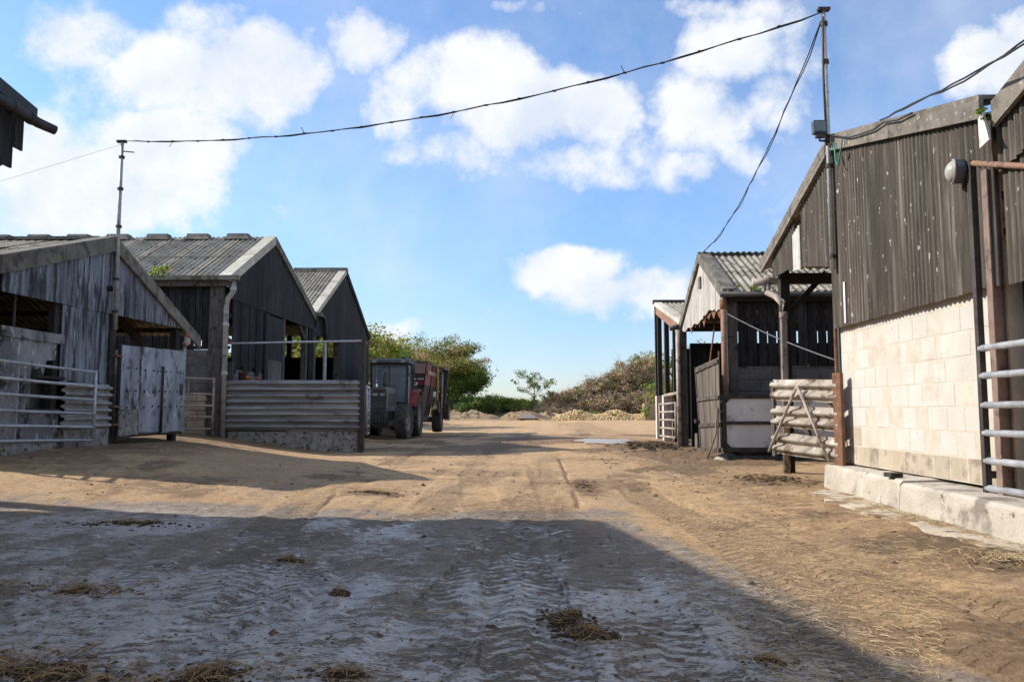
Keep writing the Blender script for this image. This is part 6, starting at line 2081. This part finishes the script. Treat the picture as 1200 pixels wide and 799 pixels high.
bl = thing('straw_bale', 'old brown square bale at the right end of the beet pile', 'bale', (9.4, 61.5, 0.2))
bb = MB().box(8.8, 10.4, 60.9, 62.2, 0.2, 1.55)
bb.build('bale_body', 'bale', bl)
for y in (61.15, 61.55, 61.95):
    MB().box(8.79, 10.41, y - 0.01, y + 0.01, 0.2, 1.556).build('twine', 'dung', bl)
Vb, Fb = leaf_cloud(np.array([(8.9, 60.8, 0.7), (9.0, 60.8, 1.2), (8.7, 61.0, 1.0), (9.9, 60.7, 0.6), (10.1, 60.8, 0.4)]), np.array([0.3, 0.35, 0.3, 0.3, 0.3]), 60, 0.12)
gw = np_mesh('weed_clump', Vb, Fb, 'leaf_bright')
tag(gw, 'bright weeds growing up the face of the old bale', 'weeds')
sl = MB().prism([(-0.75, 0), (0.7, 0.0), (0.5, 0.2), (0.1, 0.34), (-0.4, 0.28)], lambda a, b, s: (-0.1 + a, 59.8 + s + 0.3 * b, 0.42 + b), -0.4, 0.4).build('stone_slab', 'stone')
tag(sl, 'pale flat stone on the earth heap at the far end', 'stone')


# weeds in gutters
def weed(label, p, n, r, size, mats=('leaf_bright', 'leaf_yellow'), zs=1.0):
    t = thing('weed', label, 'weed', p)
    c = np.array(p) + rng.normal(size=(n, 3)) * np.array([r, r * 0.4, r * 0.6 * zs]) + np.array([0, 0, r * 0.8])
    for k, m in enumerate(mats):
        V, F = leaf_cloud(c[k::len(mats)] - np.array(p), np.full(len(c[k::len(mats)]), r * 0.5), 12, size)
        np_mesh('leaves', V, F, m, t)
    mb = MB()
    for k in range(5):
        q = Vector(p) + Vector((random.uniform(-r, r) * 0.7, 0, r * 1.1))
        mb.tube([Vector(p), q], 0.006, 4)
    mb.build('stem', 'leaf_green', t)


weed('bright green weed growing in the gutter of the black barn', (-9.15, 19.18, 4.30), 16, 0.16, 0.08)
weed('small green weed in the gutter of the pale-gabled shed', (4.45, 15.55, 3.30), 10, 0.10, 0.05, ('leaf_bright', 'leaf_green'), 0.6)
weed('tuft of green in the valley between the two brown barns', (3.78, 6.48, 3.42), 8, 0.05, 0.03, ('leaf_bright', 'leaf_green'))


# ------------------------------------------------------------------ muck, straw and stones on the yard
def lump_mesh(n=10, m=7, amp=0.35, seed=0):
    rs = np.random.default_rng(seed)
    ph = rs.random(8) * 6
    mb = MB()
    V, F = [(0, 0, 1.0)], []
    for i in range(1, m):
        a = math.pi / 2 * i / (m - 1)
        for j in range(n):
            b = 2 * math.pi * j / n
            k = 1 + amp * (math.sin(3 * b + ph[0]) * 0.4 + math.sin(5 * b + 4 * a + ph[1]) * 0.35 + math.sin(7 * b - 6 * a + ph[2]) * 0.3 + rs.uniform(-0.3, 0.3))
            V.append((math.sin(a) * math.cos(b) * k, math.sin(a) * math.sin(b) * k, math.cos(a) * k))
    for j in range(n):
        F.append((0, 1 + j, 1 + (j + 1) % n))
    for i in range(m - 2):
        for j in range(n):
            q = 1 + i * n
            F.append((q + j, q + n + j, q + n + (j + 1) % n, q + (j + 1) % n))
    mb.v, mb.f = V, F
    return mb


def strands(n, xf, L=(0.06, 0.2), w=0.0017, lift=0.02):
    """n straws; xf() -> (x, y, z, spread-tilt)."""
    V, F = [], []
    for _ in range(n):
        x, y, z, tilt = xf()
        a = rng.uniform(0, 2 * math.pi)
        l = rng.uniform(*L)
        d = np.array([math.cos(a), math.sin(a), rng.uniform(-tilt, tilt)]) * l / 2
        s = np.array([-math.sin(a), math.cos(a), 0]) * w
        u = np.array([0, 0, w * 1.2])
        c = np.array([x, y, z + abs(d[2]) + 0.004])
        bend = np.array([0, 0, rng.uniform(0, lift)])
        o = len(V)
        for f, e in ((-1, 0), (0, 1), (1, 0)):
            q = c + d * f + bend * e
            V += [q - s, q + u, q + s]
        for k in (0, 3):
            F += [(o + k, o + k + 1, o + k + 4, o + k + 3), (o + k + 1, o + k + 2, o + k + 5, o + k + 4)]
    return np.array(V), np.array(F)


def muck_pile(label, cx, cy, lumps, straws, r, mat='dung', smat='wet_straw', cat='dung', name='dung_pile', h=0.05, L=(0.06, 0.18)):
    z = gz(cx, cy)
    t = thing(name, label, cat, (cx, cy, z))
    mb = MB()
    for k in range(int(lumps * 1.6)):
        d = min(2.2, abs(random.gauss(0, 0.75)))
        a = random.uniform(0, 6.283)
        x, y = cx + r[0] * d * math.cos(a), cy + r[1] * d * math.sin(a)
        s = random.uniform(0.25, 1.0) * h * max(0.25, 1.15 - 0.6 * d)
        l = lump_mesh(9, 6, 0.5, random.randint(0, 9999))
        zz = gz(x, y) - 0.2 * s
        wx = s * random.uniform(1.2, 2.4)
        mb.add([(x + v[0] * wx, y + v[1] * wx, zz + v[2] * s) for v in l.v], l.f)
    tag(mb.build('muck', mat, t), kind='stuff')
    if straws:
        def xf():
            d = min(2.4, abs(random.gauss(0, 0.85)))
            a = random.uniform(0, 6.283)
            x, y = cx + r[0] * 1.1 * d * math.cos(a), cy + r[1] * 1.1 * d * math.sin(a)
            return x, y, gz(x, y) + max(0.0, h * (1.05 - d)) * random.uniform(0.3, 1.05), 0.3
        V, F = strands(int(straws * 1.5), xf, (L[0] * 0.4, L[1] * 0.6))
        tag(np_mesh('straw_strands', V - np.array([cx, cy, z]), F, smat, t), kind='stuff')
    return t


for _m in MUCK:
    muck_pile(*_m[:4], _m[4], _m[5], **_m[6])


def clod_litter():
    """Small clods all over the yard: nobody could count them."""
    V, F = [], []
    o = 0
    tot = 7000
    base = np.array([(0, 0, 1.0), (1, 0, 0), (0, 1, 0), (-1, 0, 0), (0, -1, 0), (0, 0, -0.4)])
    fs = np.array([(1, 2, 0), (2, 3, 0), (3, 4, 0), (4, 1, 0), (2, 1, 5), (3, 2, 5), (4, 3, 5), (1, 4, 5)])
    Y = 2.8 + 24 * rng.random(tot) ** 1.7
    X = rng.uniform(-0.70, 0.55, tot) * Y
    X = np.where(X > 3.35, 3.35 - rng.random(tot) * 2, X)
    keep = (X > -6.6)
    mud, slurry_sheen = ground_maps(X, Y)[1:3]
    keep &= rng.random(tot) < 0.25 + 0.75 * np.clip(mud * 1.4 + 0.25 * slurry_sheen, 0, 1)
    X, Y = X[keep], Y[keep]
    Z = ground_base(X, Y) + ground_maps(X, Y)[0]
    n = len(X)
    s = np.exp(rng.normal(-5.35, 0.5, n)) * (1 + Y * 0.06)
    for k in range(n):
        q = base * np.array([s[k] * rng.uniform(0.8, 1.8), s[k] * rng.uniform(0.8, 1.8), s[k] * rng.uniform(0.5, 0.9)])
        a = rng.uniform(0, 6.283)
        c, d = math.cos(a), math.sin(a)
        q = np.stack([q[:, 0] * c - q[:, 1] * d, q[:, 0] * d + q[:, 1] * c, q[:, 2]], 1) * (0.7 + 0.6 * rng.random((6, 1)))
        V.append(q + np.array([X[k], Y[k], Z[k]]))
        F.append(fs + 6 * k)
    mb = MB()
    mb.v = [tuple(v) for v in np.concatenate(V)]
    mb.f = [tuple(int(i) for i in f) for f in np.concatenate(F)]
    ob = mb.build('clod_litter', 'clod')
    tag(ob, 'crumbs of dried mud scattered over the whole yard', 'mud crumbs', kind='stuff')


clod_litter()


def straw_litter():
    def xf():
        while True:
            y = 2.8 + 22 * random.random() ** 1.8
            x = random.uniform(-0.66, 0.5) * y
            if -6.4 < x < 3.4 and random.random() < 0.18 + 0.82 * (x > 0.9):
                return x, y, gz(x, y), 0.08
    V, F = strands(8000, xf, (0.02, 0.08), 0.0013, 0.006)
    o = np_mesh('straw_litter', V, F, 'straw')
    tag(o, 'loose straws scattered over the yard, thickest on the right', 'straw', kind='stuff')


straw_litter()

# a few loose finds
bx_ = MB().box(3.56, 3.68, 7.98, 8.14, 0.345, 0.385).build('brick_shard', 'dark_wood')
tag(bx_, 'dark broken brick lying on the concrete plinth', 'brick')
sp = MB().tube([(-0.62, 4.02, gz(-0.6, 4.02) + 0.02), (-0.46, 4.03, gz(-0.5, 4.02) + 0.024), (-0.30, 4.05, gz(-0.3, 4.05) + 0.018)], [0.003, 0.004, 0.003], 6).build('stick', 'straw', None, True)
tag(sp, 'pale stick lying on the wet concrete left of centre', 'stick')
